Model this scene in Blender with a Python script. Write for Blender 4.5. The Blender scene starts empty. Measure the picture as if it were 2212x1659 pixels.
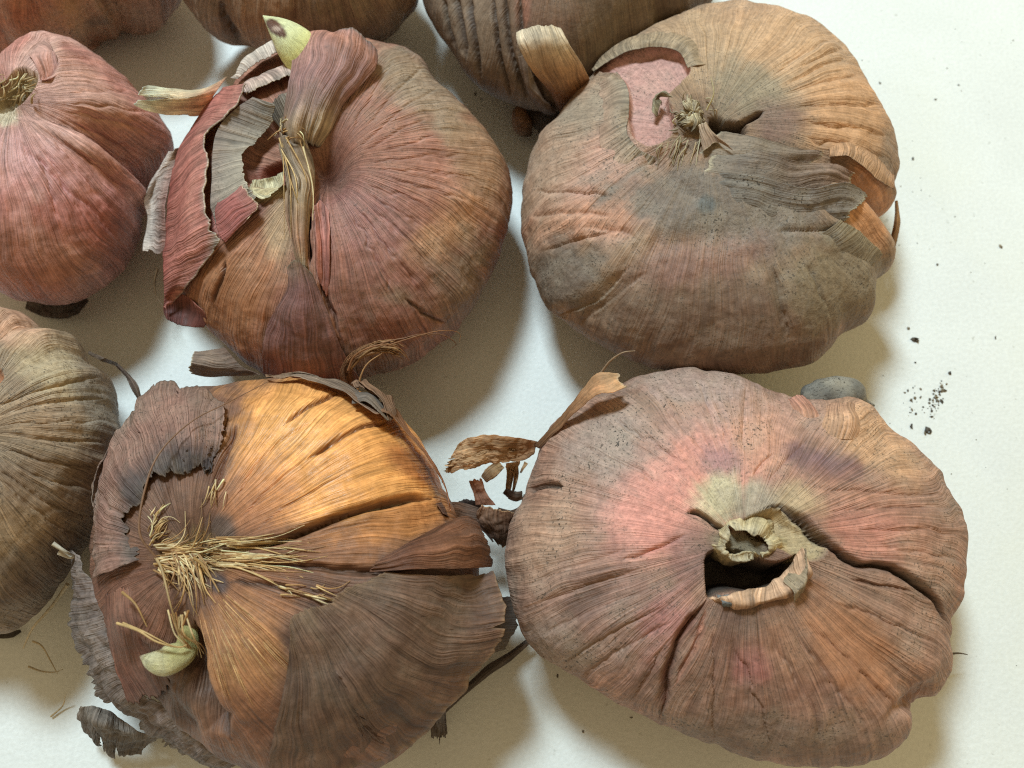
import bpy, math
import numpy as np
from mathutils import Vector
from mathutils.bvhtree import BVHTree

# ------------------------------------------------------------------ camera, light, exposure
sc = bpy.context.scene
U = 0.01                      # everything below is written in centimetres
TILT = math.radians(18)
DIST = 14.0
AIM = np.array([0.0, 0.0, 1.5])
CAMP = AIM + DIST * np.array([0, -math.sin(TILT), math.cos(TILT)])
PW, PH = 2212.0, 1659.0       # measuring grid of the photograph
F = 1864.0

cam_d = bpy.data.cameras.new('camera')
cam = bpy.data.objects.new('camera', cam_d)
sc.collection.objects.link(cam)
cam.location = CAMP * U
cam.rotation_euler = (TILT, 0, 0)
cam_d.sensor_width = 36
cam_d.lens = F / PW * 36
cam_d.clip_start = 0.005
cam_d.clip_end = 20
cam_d.dof.use_dof = True
cam_d.dof.focus_distance = 0.126
cam_d.dof.aperture_fstop = 26
sc.camera = cam

world = bpy.data.worlds.new('World')
sc.world = world
world.use_nodes = True
bgn = world.node_tree.nodes['Background']
bgn.inputs[0].default_value = (1.0, 0.81, 0.47, 1)
bgn.inputs[1].default_value = 0.44

def area(name, loc, target, size, power, col):
    d = bpy.data.lights.new(name, 'AREA')
    d.shape = 'RECTANGLE'; d.size, d.size_y = size
    d.energy = power; d.color = col
    o = bpy.data.objects.new(name, d)
    sc.collection.objects.link(o)
    o.location = loc
    o.rotation_euler = (Vector(target) - Vector(loc)).to_track_quat('-Z', 'Y').to_euler()
    return o
area('window_light', (-0.18, 0.41, 0.67), (0, 0, 0), (0.15, 0.15), 8.1, (0.71, 0.915, 1.0))
area('room_lamp', (0.95, 0.40, 0.55), (0.05, 0, 0), (0.35, 0.35), 1.9, (1.0, 0.86, 0.34))

sc.view_settings.view_transform = 'Standard'
sc.view_settings.look = 'None'
sc.view_settings.exposure = 0.0
sc.view_settings.gamma = 1.0
sc.view_settings.use_curve_mapping = False
sc.cycles.use_denoising = False
sc.cycles.max_bounces = 8
sc.cycles.filter_width = 1.1

# ------------------------------------------------------------------ maths
RC = np.array([[1, 0, 0], [0, math.cos(TILT), -math.sin(TILT)], [0, math.sin(TILT), math.cos(TILT)]])

def project(P):
    q = (P - CAMP) @ RC
    return np.stack([PW / 2 + F * q[..., 0] / -q[..., 2], PH / 2 - F * q[..., 1] / -q[..., 2]], -1)

def ray(px, py):
    d = RC @ np.array([(px - PW / 2) / F, -(py - PH / 2) / F, -1.0])
    return d / np.linalg.norm(d)

def unproj(px, py, z):
    d = ray(px, py)
    return CAMP + d * ((z - CAMP[2]) / d[2])

def smooth(a, b, x):
    t = np.clip((x - a) / (b - a), 0, 1)
    return t * t * (3 - 2 * t)

def _hash(ix, iy, iz, seed):
    h = (ix.astype(np.int64) * 374761393 + iy.astype(np.int64) * 668265263 + iz.astype(np.int64) * 2147483647 + seed * 974711) & 0xFFFFFFFF
    h = ((h ^ (h >> 13)) * 1274126177) & 0xFFFFFFFF
    h = ((h ^ (h >> 16)) * 2246822519) & 0xFFFFFFFF
    return ((h ^ (h >> 15)) & 0xFFFFFF) / float(0xFFFFFF)

def vnoise(p, seed=0):
    """value noise in [-1, 1] at points p (..., 3)"""
    i = np.floor(p)
    f = p - i
    i = i.astype(np.int64)
    w = f * f * f * (f * (f * 6 - 15) + 10)
    r = 0
    for dx in (0, 1):
        wx = w[..., 0] if dx else 1 - w[..., 0]
        for dy in (0, 1):
            wy = w[..., 1] if dy else 1 - w[..., 1]
            for dz in (0, 1):
                wz = w[..., 2] if dz else 1 - w[..., 2]
                r = r + wx * wy * wz * _hash(i[..., 0] + dx, i[..., 1] + dy, i[..., 2] + dz, seed)
    return r * 2 - 1

def fbm(p, octaves=3, seed=0, gain=0.5):
    a, s, t = 1.0, 0, 0
    for k in range(octaves):
        s = s + a * vnoise(p * (2.03 ** k), seed + 17 * k)
        t += a
        a *= gain
    return s / t

def n1(x, seed=0, y=0.0):
    x = np.asarray(x, float)
    return vnoise(np.stack([x, np.full_like(x, y + 0.37), np.full_like(x, seed * 3.1)], -1), seed)

def lin(c):
    c = np.asarray(c, float) / 255
    return np.where(c <= 0.04045, c / 12.92, ((c + 0.055) / 1.055) ** 2.4)

GAIN = 1.0
def C(r, g, b):
    c = lin((r, g, b)) * GAIN
    return np.minimum(c * .95 + c.mean() * .05 + .002, 0.85)

def catmull(pts, n, closed=False):
    p = np.asarray(pts, float)
    m = len(p)
    if m == 2 and not closed:
        t = np.linspace(0, 1, n)[:, None]
        return p[0] * (1 - t) + p[1] * t
    if closed:
        t = np.linspace(0, m, n, endpoint=False)
        i = np.floor(t).astype(int)
        f = (t - i)[:, None]
        a, b, c, d = p[(i - 1) % m], p[i % m], p[(i + 1) % m], p[(i + 2) % m]
    else:
        t = np.linspace(0, m - 1, n)
        i = np.minimum(np.floor(t).astype(int), m - 2)
        f = (t - i)[:, None]
        e = np.vstack([2 * p[0] - p[1], p, 2 * p[-1] - p[-2]])
        a, b, c, d = e[i], e[i + 1], e[i + 2], e[i + 3]
    return 0.5 * (2 * b + (c - a) * f + (2 * a - 5 * b + 4 * c - d) * f ** 2 + (3 * b - a - 3 * c + d) * f ** 3)

def seg_dist(q, poly):
    """distance, signed side and position along an open polyline for points q (N,2)"""
    best = np.full(len(q), 1e9); side = np.zeros(len(q)); along = np.zeros(len(q))
    poly = np.asarray(poly, float)
    L = np.concatenate([[0], np.cumsum(np.linalg.norm(np.diff(poly, axis=0), axis=1))])
    for k in range(len(poly) - 1):
        a, b = poly[k], poly[k + 1]
        ab = b - a
        t = np.clip(((q - a) @ ab) / (ab @ ab), 0, 1)
        v = q - (a + t[:, None] * ab)
        d = np.linalg.norm(v, axis=1)
        cr = ab[0] * (q[:, 1] - a[1]) - ab[1] * (q[:, 0] - a[0])
        m = d < best
        best[m] = d[m]; side[m] = np.sign(cr[m]); along[m] = (L[k] + t[m] * (L[k + 1] - L[k])) / L[-1]
    return best, side, along

def inside(q, poly):
    poly = np.asarray(poly, float)
    r = np.zeros(len(q), bool)
    j = len(poly) - 1
    for i in range(len(poly)):
        xi, yi = poly[i]; xj, yj = poly[j]
        if yi != yj:
            r ^= ((yi > q[:, 1]) != (yj > q[:, 1])) & (q[:, 0] < (xj - xi) * (q[:, 1] - yi) / (yj - yi) + xi)
        j = i
    return r

# ------------------------------------------------------------------ mesh building
def make_mesh(name, V, quads, mat, parent, attrs=None, kind=None, origin=None):
    me = bpy.data.meshes.new(name)
    V = np.asarray(V, np.float32) * U
    if origin is not None:
        V = V - np.asarray(origin, np.float32) * U
    quads = np.asarray(quads, np.int32)
    nf = len(quads); k = quads.shape[1]
    me.vertices.add(len(V)); me.vertices.foreach_set('co', V.ravel())
    me.loops.add(nf * k); me.loops.foreach_set('vertex_index', quads.ravel())
    me.polygons.add(nf)
    me.polygons.foreach_set('loop_start', np.arange(0, nf * k, k, dtype=np.int32))
    me.polygons.foreach_set('loop_total', np.full(nf, k, np.int32))
    me.polygons.foreach_set('use_smooth', np.ones(nf, bool))
    for an, arr in (attrs or {}).items():
        arr = np.asarray(arr, np.float32)
        if an == 'Col':
            at = me.attributes.new('Col', 'FLOAT_COLOR', 'POINT')
            at.data.foreach_set('color', np.concatenate([arr, np.ones((len(arr), 1), np.float32)], 1).ravel())
        else:
            at = me.attributes.new(an, 'FLOAT_VECTOR', 'POINT')
            at.data.foreach_set('vector', arr.ravel())
    me.update(); me.validate()
    me.materials.append(mat)
    o = bpy.data.objects.new(name, me)
    sc.collection.objects.link(o)
    if parent is not None:
        o.parent = parent
    if kind:
        o['kind'] = kind
    return o

def grid_quads(nr, nc, wrap):
    r = np.arange(nr - 1)[:, None]
    c = np.arange(nc if wrap else nc - 1)[None, :]
    c2 = (c + 1) % nc
    return np.stack([r * nc + c, r * nc + c2, (r + 1) * nc + c2, (r + 1) * nc + c], -1).reshape(-1, 4)

def grid_normals(P, wrap):
    dr = np.gradient(P, axis=0)
    if wrap:
        dc = (np.roll(P, -1, 1) - np.roll(P, 1, 1)) / 2
    else:
        dc = np.gradient(P, axis=1)
    n = np.cross(dr, dc)
    return n / np.maximum(np.linalg.norm(n, axis=-1, keepdims=True), 1e-9)

# ------------------------------------------------------------------ materials
def node(nt, typ, **kw):
    n = nt.nodes.new(typ)
    for k, v in kw.items():
        setattr(n, k, v)
    return n

def skin_material(name, translucent=0.0, streak=1.0, rough=0.66):
    m = bpy.data.materials.new(name); m.use_nodes = True
    nt = m.node_tree; L = nt.links.new
    bsdf = nt.nodes['Principled BSDF']; out = nt.nodes['Material Output']
    col = node(nt, 'ShaderNodeAttribute', attribute_name='Col')
    fv = node(nt, 'ShaderNodeAttribute', attribute_name='fv')
    aux = node(nt, 'ShaderNodeAttribute', attribute_name='aux')
    sep = node(nt, 'ShaderNodeSeparateXYZ'); L(aux.outputs['Vector'], sep.inputs[0])
    tc = node(nt, 'ShaderNodeTexCoord')
    def noise(vec, scale, detail, rough_=0.55, mul=None):
        src = vec
        if mul:
            mm = node(nt, 'ShaderNodeVectorMath', operation='MULTIPLY'); L(src, mm.inputs[0]); mm.inputs[1].default_value = mul
            src = mm.outputs[0]
        n = node(nt, 'ShaderNodeTexNoise'); n.inputs['Scale'].default_value = scale
        n.inputs['Detail'].default_value = detail; n.inputs['Roughness'].default_value = rough_
        L(src, n.inputs['Vector'])
        return n.outputs['Fac']
    def rng(v, a, b, c, d):
        n = node(nt, 'ShaderNodeMapRange'); L(v, n.inputs[0])
        for i, x in enumerate((a, b, c, d)): n.inputs[i + 1].default_value = x
        return n.outputs[0]
    def math_(op, a, b):
        n = node(nt, 'ShaderNodeMath', operation=op)
        for i, x in enumerate((a, b)):
            if isinstance(x, (int, float)): n.inputs[i].default_value = x
            else: L(x, n.inputs[i])
        return n.outputs[0]
    f1 = noise(fv.outputs['Vector'], 1, 2.5, 0.6, (74, 74, 4))
    f2 = noise(fv.outputs['Vector'], 1, 2, 0.6, (19, 19, 2.2))
    g1 = noise(tc.outputs['Object'], 900, 4, 0.65)
    g2 = noise(tc.outputs['Object'], 2600, 2, 0.6)
    g3 = noise(tc.outputs['Object'], 210, 4, 0.6)
    s = 0.44 * streak
    a = rng(f1, 0.28, 0.72, 1 - s, 1 + s)
    b = rng(f2, 0.3, 0.7, 1 - s * .45, 1 + s * .45)
    c = rng(g1, 0.3, 0.7, 0.80, 1.18)
    d = rng(g3, 0.3, 0.7, 0.86, 1.14)
    fuzz = sep.outputs[2]                       # 0 fibrous ... 1 matted, no fibres showing
    keep = math_('SUBTRACT', 1.0, fuzz)
    ab = math_('ADD', math_('MULTIPLY', math_('MULTIPLY', a, b), keep), fuzz)
    g4 = noise(tc.outputs['Object'], 1500, 3, 0.7)
    cf = math_('ADD', math_('MULTIPLY', math_('SUBTRACT', rng(g4, 0.3, 0.7, 0.72, 1.28), 1.0), fuzz), 1.0)
    k = math_('MULTIPLY', math_('MULTIPLY', ab, cf), math_('MULTIPLY', c, d))
    mul = node(nt, 'ShaderNodeVectorMath', operation='SCALE'); L(col.outputs['Color'], mul.inputs[0]); L(k, mul.inputs['Scale'])
    # dusty film lying on the raised fibres
    dust = node(nt, 'ShaderNodeMix', data_type='RGBA')
    L(math_('MULTIPLY', rng(g3, 0.42, 0.75, 0, 1), math_('MULTIPLY', sep.outputs[0], 0.55)), dust.inputs[0])
    L(mul.outputs[0], dust.inputs[6]); dust.inputs[7].default_value = (0.26, 0.215, 0.165, 1)
    # soil specks
    sp = math_('MULTIPLY', rng(g2, 0.575, 0.65, 0, 1), math_('MULTIPLY', rng(g3, 0.35, 0.65, 0.1, 1), sep.outputs[0]))
    dirt = node(nt, 'ShaderNodeMix', data_type='RGBA'); L(sp, dirt.inputs[0])
    L(dust.outputs[2], dirt.inputs[6]); dirt.inputs[7].default_value = (0.045, 0.034, 0.026, 1)
    base = dirt.outputs[2]
    L(base, bsdf.inputs['Base Color'])
    ro = rng(sep.outputs[1], 0, 1, rough, 0.36)
    ro2 = math_('ADD', ro, rng(g1, 0.3, 0.7, -0.06, 0.06))
    L(ro2, bsdf.inputs['Roughness'])
    bsdf.inputs['Specular IOR Level'].default_value = 0.4
    hs = math_('MULTIPLY', math_('ADD', math_('MULTIPLY', f1, 1.0 * streak), math_('MULTIPLY', f2, 0.55 * streak)), math_('ADD', math_('MULTIPLY', keep, 0.9), 0.1))
    hgt = math_('ADD', hs, math_('ADD', math_('MULTIPLY', g1, 0.28), math_('MULTIPLY', math_('MULTIPLY', g4, fuzz), 0.5)))
    bump = node(nt, 'ShaderNodeBump'); bump.inputs['Strength'].default_value = 0.85
    bump.inputs['Distance'].default_value = 0.00046
    L(hgt, bump.inputs['Height']); L(bump.outputs[0], bsdf.inputs['Normal'])
    if translucent > 0:
        tr = node(nt, 'ShaderNodeBsdfTranslucent'); L(base, tr.inputs[0]); L(bump.outputs[0], tr.inputs[1])
        mx = node(nt, 'ShaderNodeMixShader'); mx.inputs[0].default_value = translucent
        L(bsdf.outputs[0], mx.inputs[1]); L(tr.outputs[0], mx.inputs[2]); L(mx.outputs[0], out.inputs[0])
    return m

M_SKIN = skin_material('tunic_skin')
M_SHEET = skin_material('tunic_sheet', 0.12)
M_THIN = skin_material('tunic_thin_flake', 0.42, 0.7)
M_SMOOTH = skin_material('dusty_smooth', 0.0, 0.25, 0.85)
M_FIBRE = skin_material('dry_fibre', 0.25, 0.12, 0.55)
M_SHOOT = skin_material('living_shoot', 0.08, 0.4, 0.45)

def table_material():
    m = bpy.data.materials.new('white_table_paint'); m.use_nodes = True
    nt = m.node_tree; L = nt.links.new
    bsdf = nt.nodes['Principled BSDF']
    tc = node(nt, 'ShaderNodeTexCoord')
    n = node(nt, 'ShaderNodeTexNoise'); n.inputs['Scale'].default_value = 55; n.inputs['Detail'].default_value = 5
    L(tc.outputs['Object'], n.inputs['Vector'])
    r = node(nt, 'ShaderNodeValToRGB'); L(n.outputs['Fac'], r.inputs[0])
    r.color_ramp.elements[0].position = 0.3; r.color_ramp.elements[0].color = (0.70, 0.69, 0.665, 1)
    r.color_ramp.elements[1].position = 0.7; r.color_ramp.elements[1].color = (0.755, 0.745, 0.72, 1)
    n2 = node(nt, 'ShaderNodeTexNoise'); n2.inputs['Scale'].default_value = 1500; n2.inputs['Detail'].default_value = 3
    L(tc.outputs['Object'], n2.inputs['Vector'])
    mr = node(nt, 'ShaderNodeMapRange'); L(n2.outputs['Fac'], mr.inputs[0])
    for i, x in enumerate((0.3, 0.7, 0.95, 1.05)): mr.inputs[i + 1].default_value = x
    sc_ = node(nt, 'ShaderNodeVectorMath', operation='SCALE'); L(r.outputs[0], sc_.inputs[0]); L(mr.outputs[0], sc_.inputs['Scale'])
    n3 = node(nt, 'ShaderNodeTexNoise'); n3.inputs['Scale'].default_value = 14; n3.inputs['Detail'].default_value = 6; n3.inputs['Roughness'].default_value = 0.65
    L(tc.outputs['Object'], n3.inputs['Vector'])
    m3 = node(nt, 'ShaderNodeMapRange'); L(n3.outputs['Fac'], m3.inputs[0])
    for i, x in enumerate((0.48, 0.72, 0.0, 0.55)): m3.inputs[i + 1].default_value = x
    st = node(nt, 'ShaderNodeMix', data_type='RGBA'); L(m3.outputs[0], st.inputs[0]); L(sc_.outputs[0], st.inputs[6]); st.inputs[7].default_value = (0.66, 0.635, 0.54, 1)
    n4 = node(nt, 'ShaderNodeTexNoise'); n4.inputs['Scale'].default_value = 700; n4.inputs['Detail'].default_value = 2
    L(tc.outputs['Object'], n4.inputs['Vector'])
    m4 = node(nt, 'ShaderNodeMapRange'); L(n4.outputs['Fac'], m4.inputs[0])
    for i, x in enumerate((0.70, 0.78, 0.0, 0.5)): m4.inputs[i + 1].default_value = x
    sp = node(nt, 'ShaderNodeMix', data_type='RGBA'); L(m4.outputs[0], sp.inputs[0]); L(st.outputs[2], sp.inputs[6]); sp.inputs[7].default_value = (0.33, 0.31, 0.26, 1)
    L(sp.outputs[2], bsdf.inputs['Base Color'])
    bsdf.inputs['Roughness'].default_value = 0.62
    bsdf.inputs['Specular IOR Level'].default_value = 0.25
    bp = node(nt, 'ShaderNodeBump'); bp.inputs['Strength'].default_value = 0.25; bp.inputs['Distance'].default_value = 0.0003
    L(n2.outputs['Fac'], bp.inputs['Height']); L(bp.outputs[0], bsdf.inputs['Normal'])
    return m

# ------------------------------------------------------------------ the table
def build_table():
    s = 60.0; n = 24
    x = np.linspace(-s, s, n)
    P = np.stack(np.meshgrid(x, x, indexing='ij') + [np.zeros((n, n))], -1).reshape(-1, 3)
    o = make_mesh('table_top', P, grid_quads(n, n, False)[:, ::-1], table_material(), None)
    # a real slab: 2.5 cm of board under the surface
    md = o.modifiers.new('slab', 'SOLIDIFY'); md.thickness = 0.025; md.offset = -1
    o['kind'] = 'structure'
    o['label'] = 'white painted table top under the bulbs'
build_table()

# ------------------------------------------------------------------ bulbs
class Bulb:
    def __init__(self, label, outline, neck, heq, H, seed, group='dry flower bulbs on the white table', p=2.3, lo=0.55):
        self.heq, self.H, self.seed, self.p, self.lo = heq, H, seed, p, lo
        tgt = catmull(outline, 720, True)
        self.cpx = cpx = (tgt.min(0) + tgt.max(0)) / 2
        v = tgt - cpx
        self.ang = np.linspace(-math.pi, math.pi, 361)
        def polar(w):
            a = np.arctan2(-w[:, 1], w[:, 0]); r = np.linalg.norm(w, axis=1)
            o = np.argsort(a); a, r = a[o], r[o]
            return np.interp(self.ang, np.r_[a[-1:] - 2 * math.pi, a, a[:1] + 2 * math.pi], np.r_[r[-1:], r, r[:1]])
        rt = polar(v)
        self.c = unproj(cpx[0], cpx[1], heq)[:2]
        e = np.array([unproj(x, y, heq)[:2] for x, y in tgt]) - self.c
        e[:, 1] *= -1
        self.R = polar(e)
        self.npx = neck
        for it in range(9):
            self._setup()
            P = self.base(540, 24, 12)
            q = project(P.reshape(-1, 3)) - cpx
            a = np.arctan2(-q[:, 1], q[:, 0]); r = np.linalg.norm(q, axis=1)
            b = np.round((a + math.pi) / (2 * math.pi) * 120).astype(int) % 120
            rp = np.zeros(120)
            np.maximum.at(rp, b, r)
            ba = -math.pi + np.arange(120) / 120 * 2 * math.pi
            ok = rp > 0
            rp = np.interp(ba, np.r_[ba[ok] - 2 * math.pi, ba[ok], ba[ok] + 2 * math.pi], np.tile(rp[ok], 3))
            rp = np.interp(self.ang, np.r_[ba, math.pi], np.r_[rp, rp[0]])
            ratio = np.clip(rt / np.maximum(rp, 1), 0.7, 1.4)
            kk = np.ones(9) / 9
            ratio = np.convolve(np.r_[ratio[-5:-1], ratio, ratio[1:5]], kk, 'valid')
            self.R = self.R * ratio ** 0.8
            self.R[-1] = self.R[0]
        self._setup()
        self.feats = []; self.paint = []
        self.root = bpy.data.objects.new('flower_bulb', None)
        sc.collection.objects.link(self.root)
        self.root.empty_display_size = 0.01
        self.root.location = (self.c[0] * U, self.c[1] * U, 0)
        self.root['label'] = label; self.root['category'] = 'bulb'; self.root['group'] = group
        self.org = np.array([self.c[0], self.c[1], 0.0])

    def _setup(self):
        z = self.heq + self.H * 0.95
        for _ in range(4):
            n = unproj(self.npx[0], self.npx[1], z)[:2]
            rho = self.rho(n[None])[0]
            z = self.heq + self.H * max(0.0, 1 - min(rho, 1) ** self.p) ** 0.5
        self.n = n
        a = np.linspace(-math.pi, math.pi, 1441)[:-1]
        rr = np.interp(a, self.ang, self.R)
        e = self.c + np.stack([np.cos(a), np.sin(a)], -1) * rr[:, None]
        w = e - n
        t = np.arctan2(w[:, 1], w[:, 0]); d = np.linalg.norm(w, axis=1)
        o = np.argsort(t)
        self._t, self._d = np.r_[t[o][-1:] - 2 * math.pi, t[o], t[o][:1] + 2 * math.pi], np.r_[d[o][-1:], d[o], d[o][:1]]

    def rho(self, xy):
        w = xy - self.c
        a = np.arctan2(w[..., 1], w[..., 0])
        return np.linalg.norm(w, axis=-1) / np.interp(a, self.ang, self.R)

    def base(self, nth, nup, ndn):
        th = np.linspace(-math.pi, math.pi, nth, endpoint=False)
        self.th = th
        ev = np.stack([np.cos(th), np.sin(th)], -1)
        E = self.n + ev * np.interp(th, self._t, self._d)[:, None]
        t = np.linspace(0.0004, 1, nup) * math.pi / 2
        sg = np.sin(t)
        xy = self.n + (E - self.n)[None] * sg[:, None, None]
        rho = np.clip(self.rho(xy), 0, 1)
        rho[-1] = 1
        z = self.heq + self.H * np.sqrt(np.maximum(0, 1 - rho ** self.p))
        up = np.concatenate([xy, z[..., None]], -1)
        t2 = np.linspace(0, 0.995, ndn + 1)[1:] * math.pi / 2
        cs = np.cos(t2)
        xy2 = self.c + (E - self.c)[None] * cs[:, None, None]
        z2 = self.heq * (1 - (1 - cs ** 2.2) ** self.lo)
        dn = np.concatenate([xy2, np.broadcast_to(z2[:, None, None], (ndn, nth, 1))], -1)
        return np.concatenate([up, dn], 0)

    # ---- relief features, written in photograph pixels, kept as functions of the surface
    def crack(self, poly, w=5, depth=.12, lip=0.0, side=1, col=None, lipw=45, wob=6):
        self.feats.append(('crack', catmull(poly, 18), w, depth, lip, side, col, lipw, wob))
    def hole(self, poly, depth=.15, lip=.05, col=None, soft=9, wob=5, lipw=22):
        self.feats.append(('hole', catmull(poly, 90, True), depth, lip, col, soft, wob, lipw))
    def dent(self, x, y, rx, ry, ang, depth):
        self.feats.append(('dent', x, y, rx, ry, math.radians(ang), depth))
    def patch(self, x, y, rx, ry, ang, col, k=1.0, soft=.6, rag=.35, dirt=None, gloss=None):
        self.paint.append((x, y, rx, ry, math.radians(ang), col, k, soft, rag, dirt, gloss))

    def build(self, colA, colB, nth=900, nup=165, ndn=50, dimple=(.35, 55), lobes=.07, ribs=.03, fine=.016,
              dirt=.5, gloss=.0, colC=None, streakmix=.5, mat=None, pucker=0.034, smoothness=.1):
        P = self.base(nth, nup, ndn)
        nr = len(P)
        N = grid_normals(P, True)
        if N[nup // 2, :, 2].mean() < 0: N = -N
        px = project(P).reshape(-1, 2)
        Pf = P.reshape(-1, 3); Nf = N.reshape(-1, 3)
        view = CAMP - Pf; view /= np.linalg.norm(view, axis=1, keepdims=True)
        vn = (view * Nf).sum(1)
        face = smooth(-.12, .12, vn); face2 = smooth(.08, .42, vn)
        s = np.broadcast_to((np.arange(nr) / nup)[:, None], (nr, nth)).reshape(-1)
        th = np.broadcast_to(self.th[None], (nr, nth)).reshape(-1)
        sd = self.seed
        wv = fbm(Pf * .9, 2, sd + 3) * .07 + vnoise(Pf * 3.0, sd + 4) * .006
        thw = th + wv * smooth(0.02, .5, s)
        cyl = np.stack([np.cos(thw), np.sin(thw), s], -1)
        far = smooth(0.03, .45, s) * (1 - .6 * smooth(1.0, 1.4, s))
        disp = lobes * fbm(Pf * .55, 2, sd + 9)
        r1 = vnoise(cyl * np.array([2.6, 2.6, .6]) + 7, sd + 11)
        r2 = vnoise(cyl * np.array([7.5, 7.5, 1.4]) + 3, sd + 12)
        r3 = vnoise(cyl * np.array([19, 19, 2.2]), sd + 13)
        disp += far * (ribs * 1.0 * (.6 - np.abs(r1)) + ribs * .55 * (.5 - np.abs(r2)) + fine * r3)
        disp += pucker * fbm(Pf * np.array([3.2, 3.2, 3.2]), 3, sd + 21) * smooth(.1, .5, s)
        dx = px - np.array(self.npx)
        dd = np.hypot(dx[:, 0], dx[:, 1])
        disp -= dimple[0] * np.exp(-(dd / dimple[1]) ** 2) * (s < 1)
        # colours
        m1 = smooth(-.45, .45, fbm(Pf * 1.1, 3, sd + 31))
        col = colA[None] * (1 - m1[:, None]) + colB[None] * m1[:, None]
        if colC is not None:
            m2 = smooth(.05, .6, fbm(cyl * np.array([3.2, 3.2, 1.6]), 3, sd + 37)) * .8
            col = col * (1 - m2[:, None]) + colC[None] * m2[:, None]
        fuzzv = np.full(len(Pf), smoothness); dirtv = np.full(len(Pf), dirt); glossv = np.full(len(Pf), gloss)
        rg = fbm(np.concatenate([px / 42, s[:, None] * 2], 1), 4, sd + 41)
        rs = fbm(cyl * np.array([11, 11, 1.2]), 3, sd + 43)
        for (x, y, rx, ry, an, c, k, soft, rag, dt, gl) in self.paint:
            ux = (px[:, 0] - x) * math.cos(an) + (px[:, 1] - y) * math.sin(an)
            uy = -(px[:, 0] - x) * math.sin(an) + (px[:, 1] - y) * math.cos(an)
            d = np.hypot(ux / rx, uy / ry) + rag * (rg * .8 + rs * streakmix)
            m = (1 - smooth(1 - soft, 1 + soft * .35, d)) * k * face
            col = col * (1 - m[:, None]) + c[None] * m[:, None]
            if dt is not None: dirtv = dirtv * (1 - m) + dt * m
            if dt is not None and dt >= 1: fuzzv = fuzzv * (1 - m) + .8 * m
            if gl is not None: glossv = glossv * (1 - m) + gl * m
        wob1 = fbm(np.concatenate([px / 30, s[:, None] * .4], 1), 2, sd + 51)
        for f in self.feats:
            if f[0] == 'crack':
                _, poly, w, depth, lip, side, c, lipw, wob = f
                pad = max(3 * w, 3.2 * lipw if lip else 0) + wob
                ix = np.nonzero((px > poly.min(0) - pad).all(1) & (px < poly.max(0) + pad).all(1) & (face > 0))[0]
                if not len(ix): continue
                q = px[ix] + wob * wob1[ix, None] * np.array([1, -.8])
                d, sgn, al = seg_dist(q, poly)
                taper = np.clip(np.minimum(al, 1 - al) * 6, 0.12, 1)
                g = np.exp(-(d / (w * taper)) ** 2) * face2[ix]
                disp[ix] -= depth * g * taper
                disp[ix] += lip * np.clip(np.minimum(al, 1 - al) * 4, 0, 1) * np.exp(-(d / lipw)) * smooth(3.2, 2.2, d / lipw) * (sgn == side) * face2[ix]
                if c is not None:
                    m = g[:, None] * .95
                    col[ix] = col[ix] * (1 - m) + c[None] * m
            elif f[0] == 'hole':
                _, poly, depth, lip, c, soft, wob, lipw = f
                pad = 4 * lipw + wob
                ix = np.nonzero((px > poly.min(0) - pad).all(1) & (px < poly.max(0) + pad).all(1) & (face > 0))[0]
                if not len(ix): continue
                q = px[ix] + wob * wob1[ix, None] * np.array([1, -.8])
                d, _, _ = seg_dist(q, np.vstack([poly, poly[:1]]))
                ins = inside(q, poly)
                sgd = np.where(ins, d, -d)
                m = smooth(-soft * .15, soft, sgd) * face[ix]
                disp[ix] -= depth * m
                disp[ix] += lip * np.exp(-np.maximum(-sgd, 0) / lipw) * (~ins) * face2[ix]
                if c is not None:
                    m = (smooth(-soft * .3, soft * .4, sgd) * face[ix])[:, None]
                    col[ix] = col[ix] * (1 - m) + c[None] * m
                    fuzzv[ix] = fuzzv[ix] * (1 - m[:, 0]) + .7 * m[:, 0]
            else:
                _, x, y, rx, ry, an, depth = f
                ux = (px[:, 0] - x) * math.cos(an) + (px[:, 1] - y) * math.sin(an)
                uy = -(px[:, 0] - x) * math.sin(an) + (px[:, 1] - y) * math.cos(an)
                disp -= depth * np.exp(-(ux / rx) ** 2 - (uy / ry) ** 2) * face
        Q = Pf + Nf * disp[:, None]
        Q[:, 2] = np.maximum(Q[:, 2], 0.02)
        aux = np.stack([dirtv, glossv, fuzzv], -1)
        make_mesh('body', Q, grid_quads(nr, nth, True)[:, ::-1], mat or M_SKIN, self.root,
                  {'Col': col, 'fv': cyl, 'aux': aux}, origin=self.org)
        st = 3
        G = Q.reshape(nr, nth, 3)[::st, ::st]
        self.bvh = BVHTree.FromPolygons([tuple(v) for v in G.reshape(-1, 3)], [tuple(f) for f in grid_quads(G.shape[0], G.shape[1], True).tolist()])
        return self

    def surf(self, x, y, off=0.0):
        """point on the bulb seen at this spot of the photograph, lifted by off"""
        o = Vector(CAMP)
        for k in range(60):
            t = k / 60
            X = x + (self.cpx[0] - x) * t; Y = y + (self.cpx[1] - y) * t
            loc, nrm, idx, dist = self.bvh.ray_cast(o, Vector(ray(X, Y)))
            if loc is not None:
                if k == 0:
                    d = ray(X, Y)
                    nv = np.array(nrm)
                    if nv @ d > 0: nv = -nv
                    return np.array(loc) + .5 * off * nv - .5 * off * d
                z = loc[2] + off
                return unproj(x, y, max(z, .03))
        return unproj(x, y, 1.0)

    def pt(self, p):
        if len(p) == 4: return unproj(p[0], p[1], p[2])
        return self.surf(p[0], p[1], p[2] if len(p) == 3 else 0.0)

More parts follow.
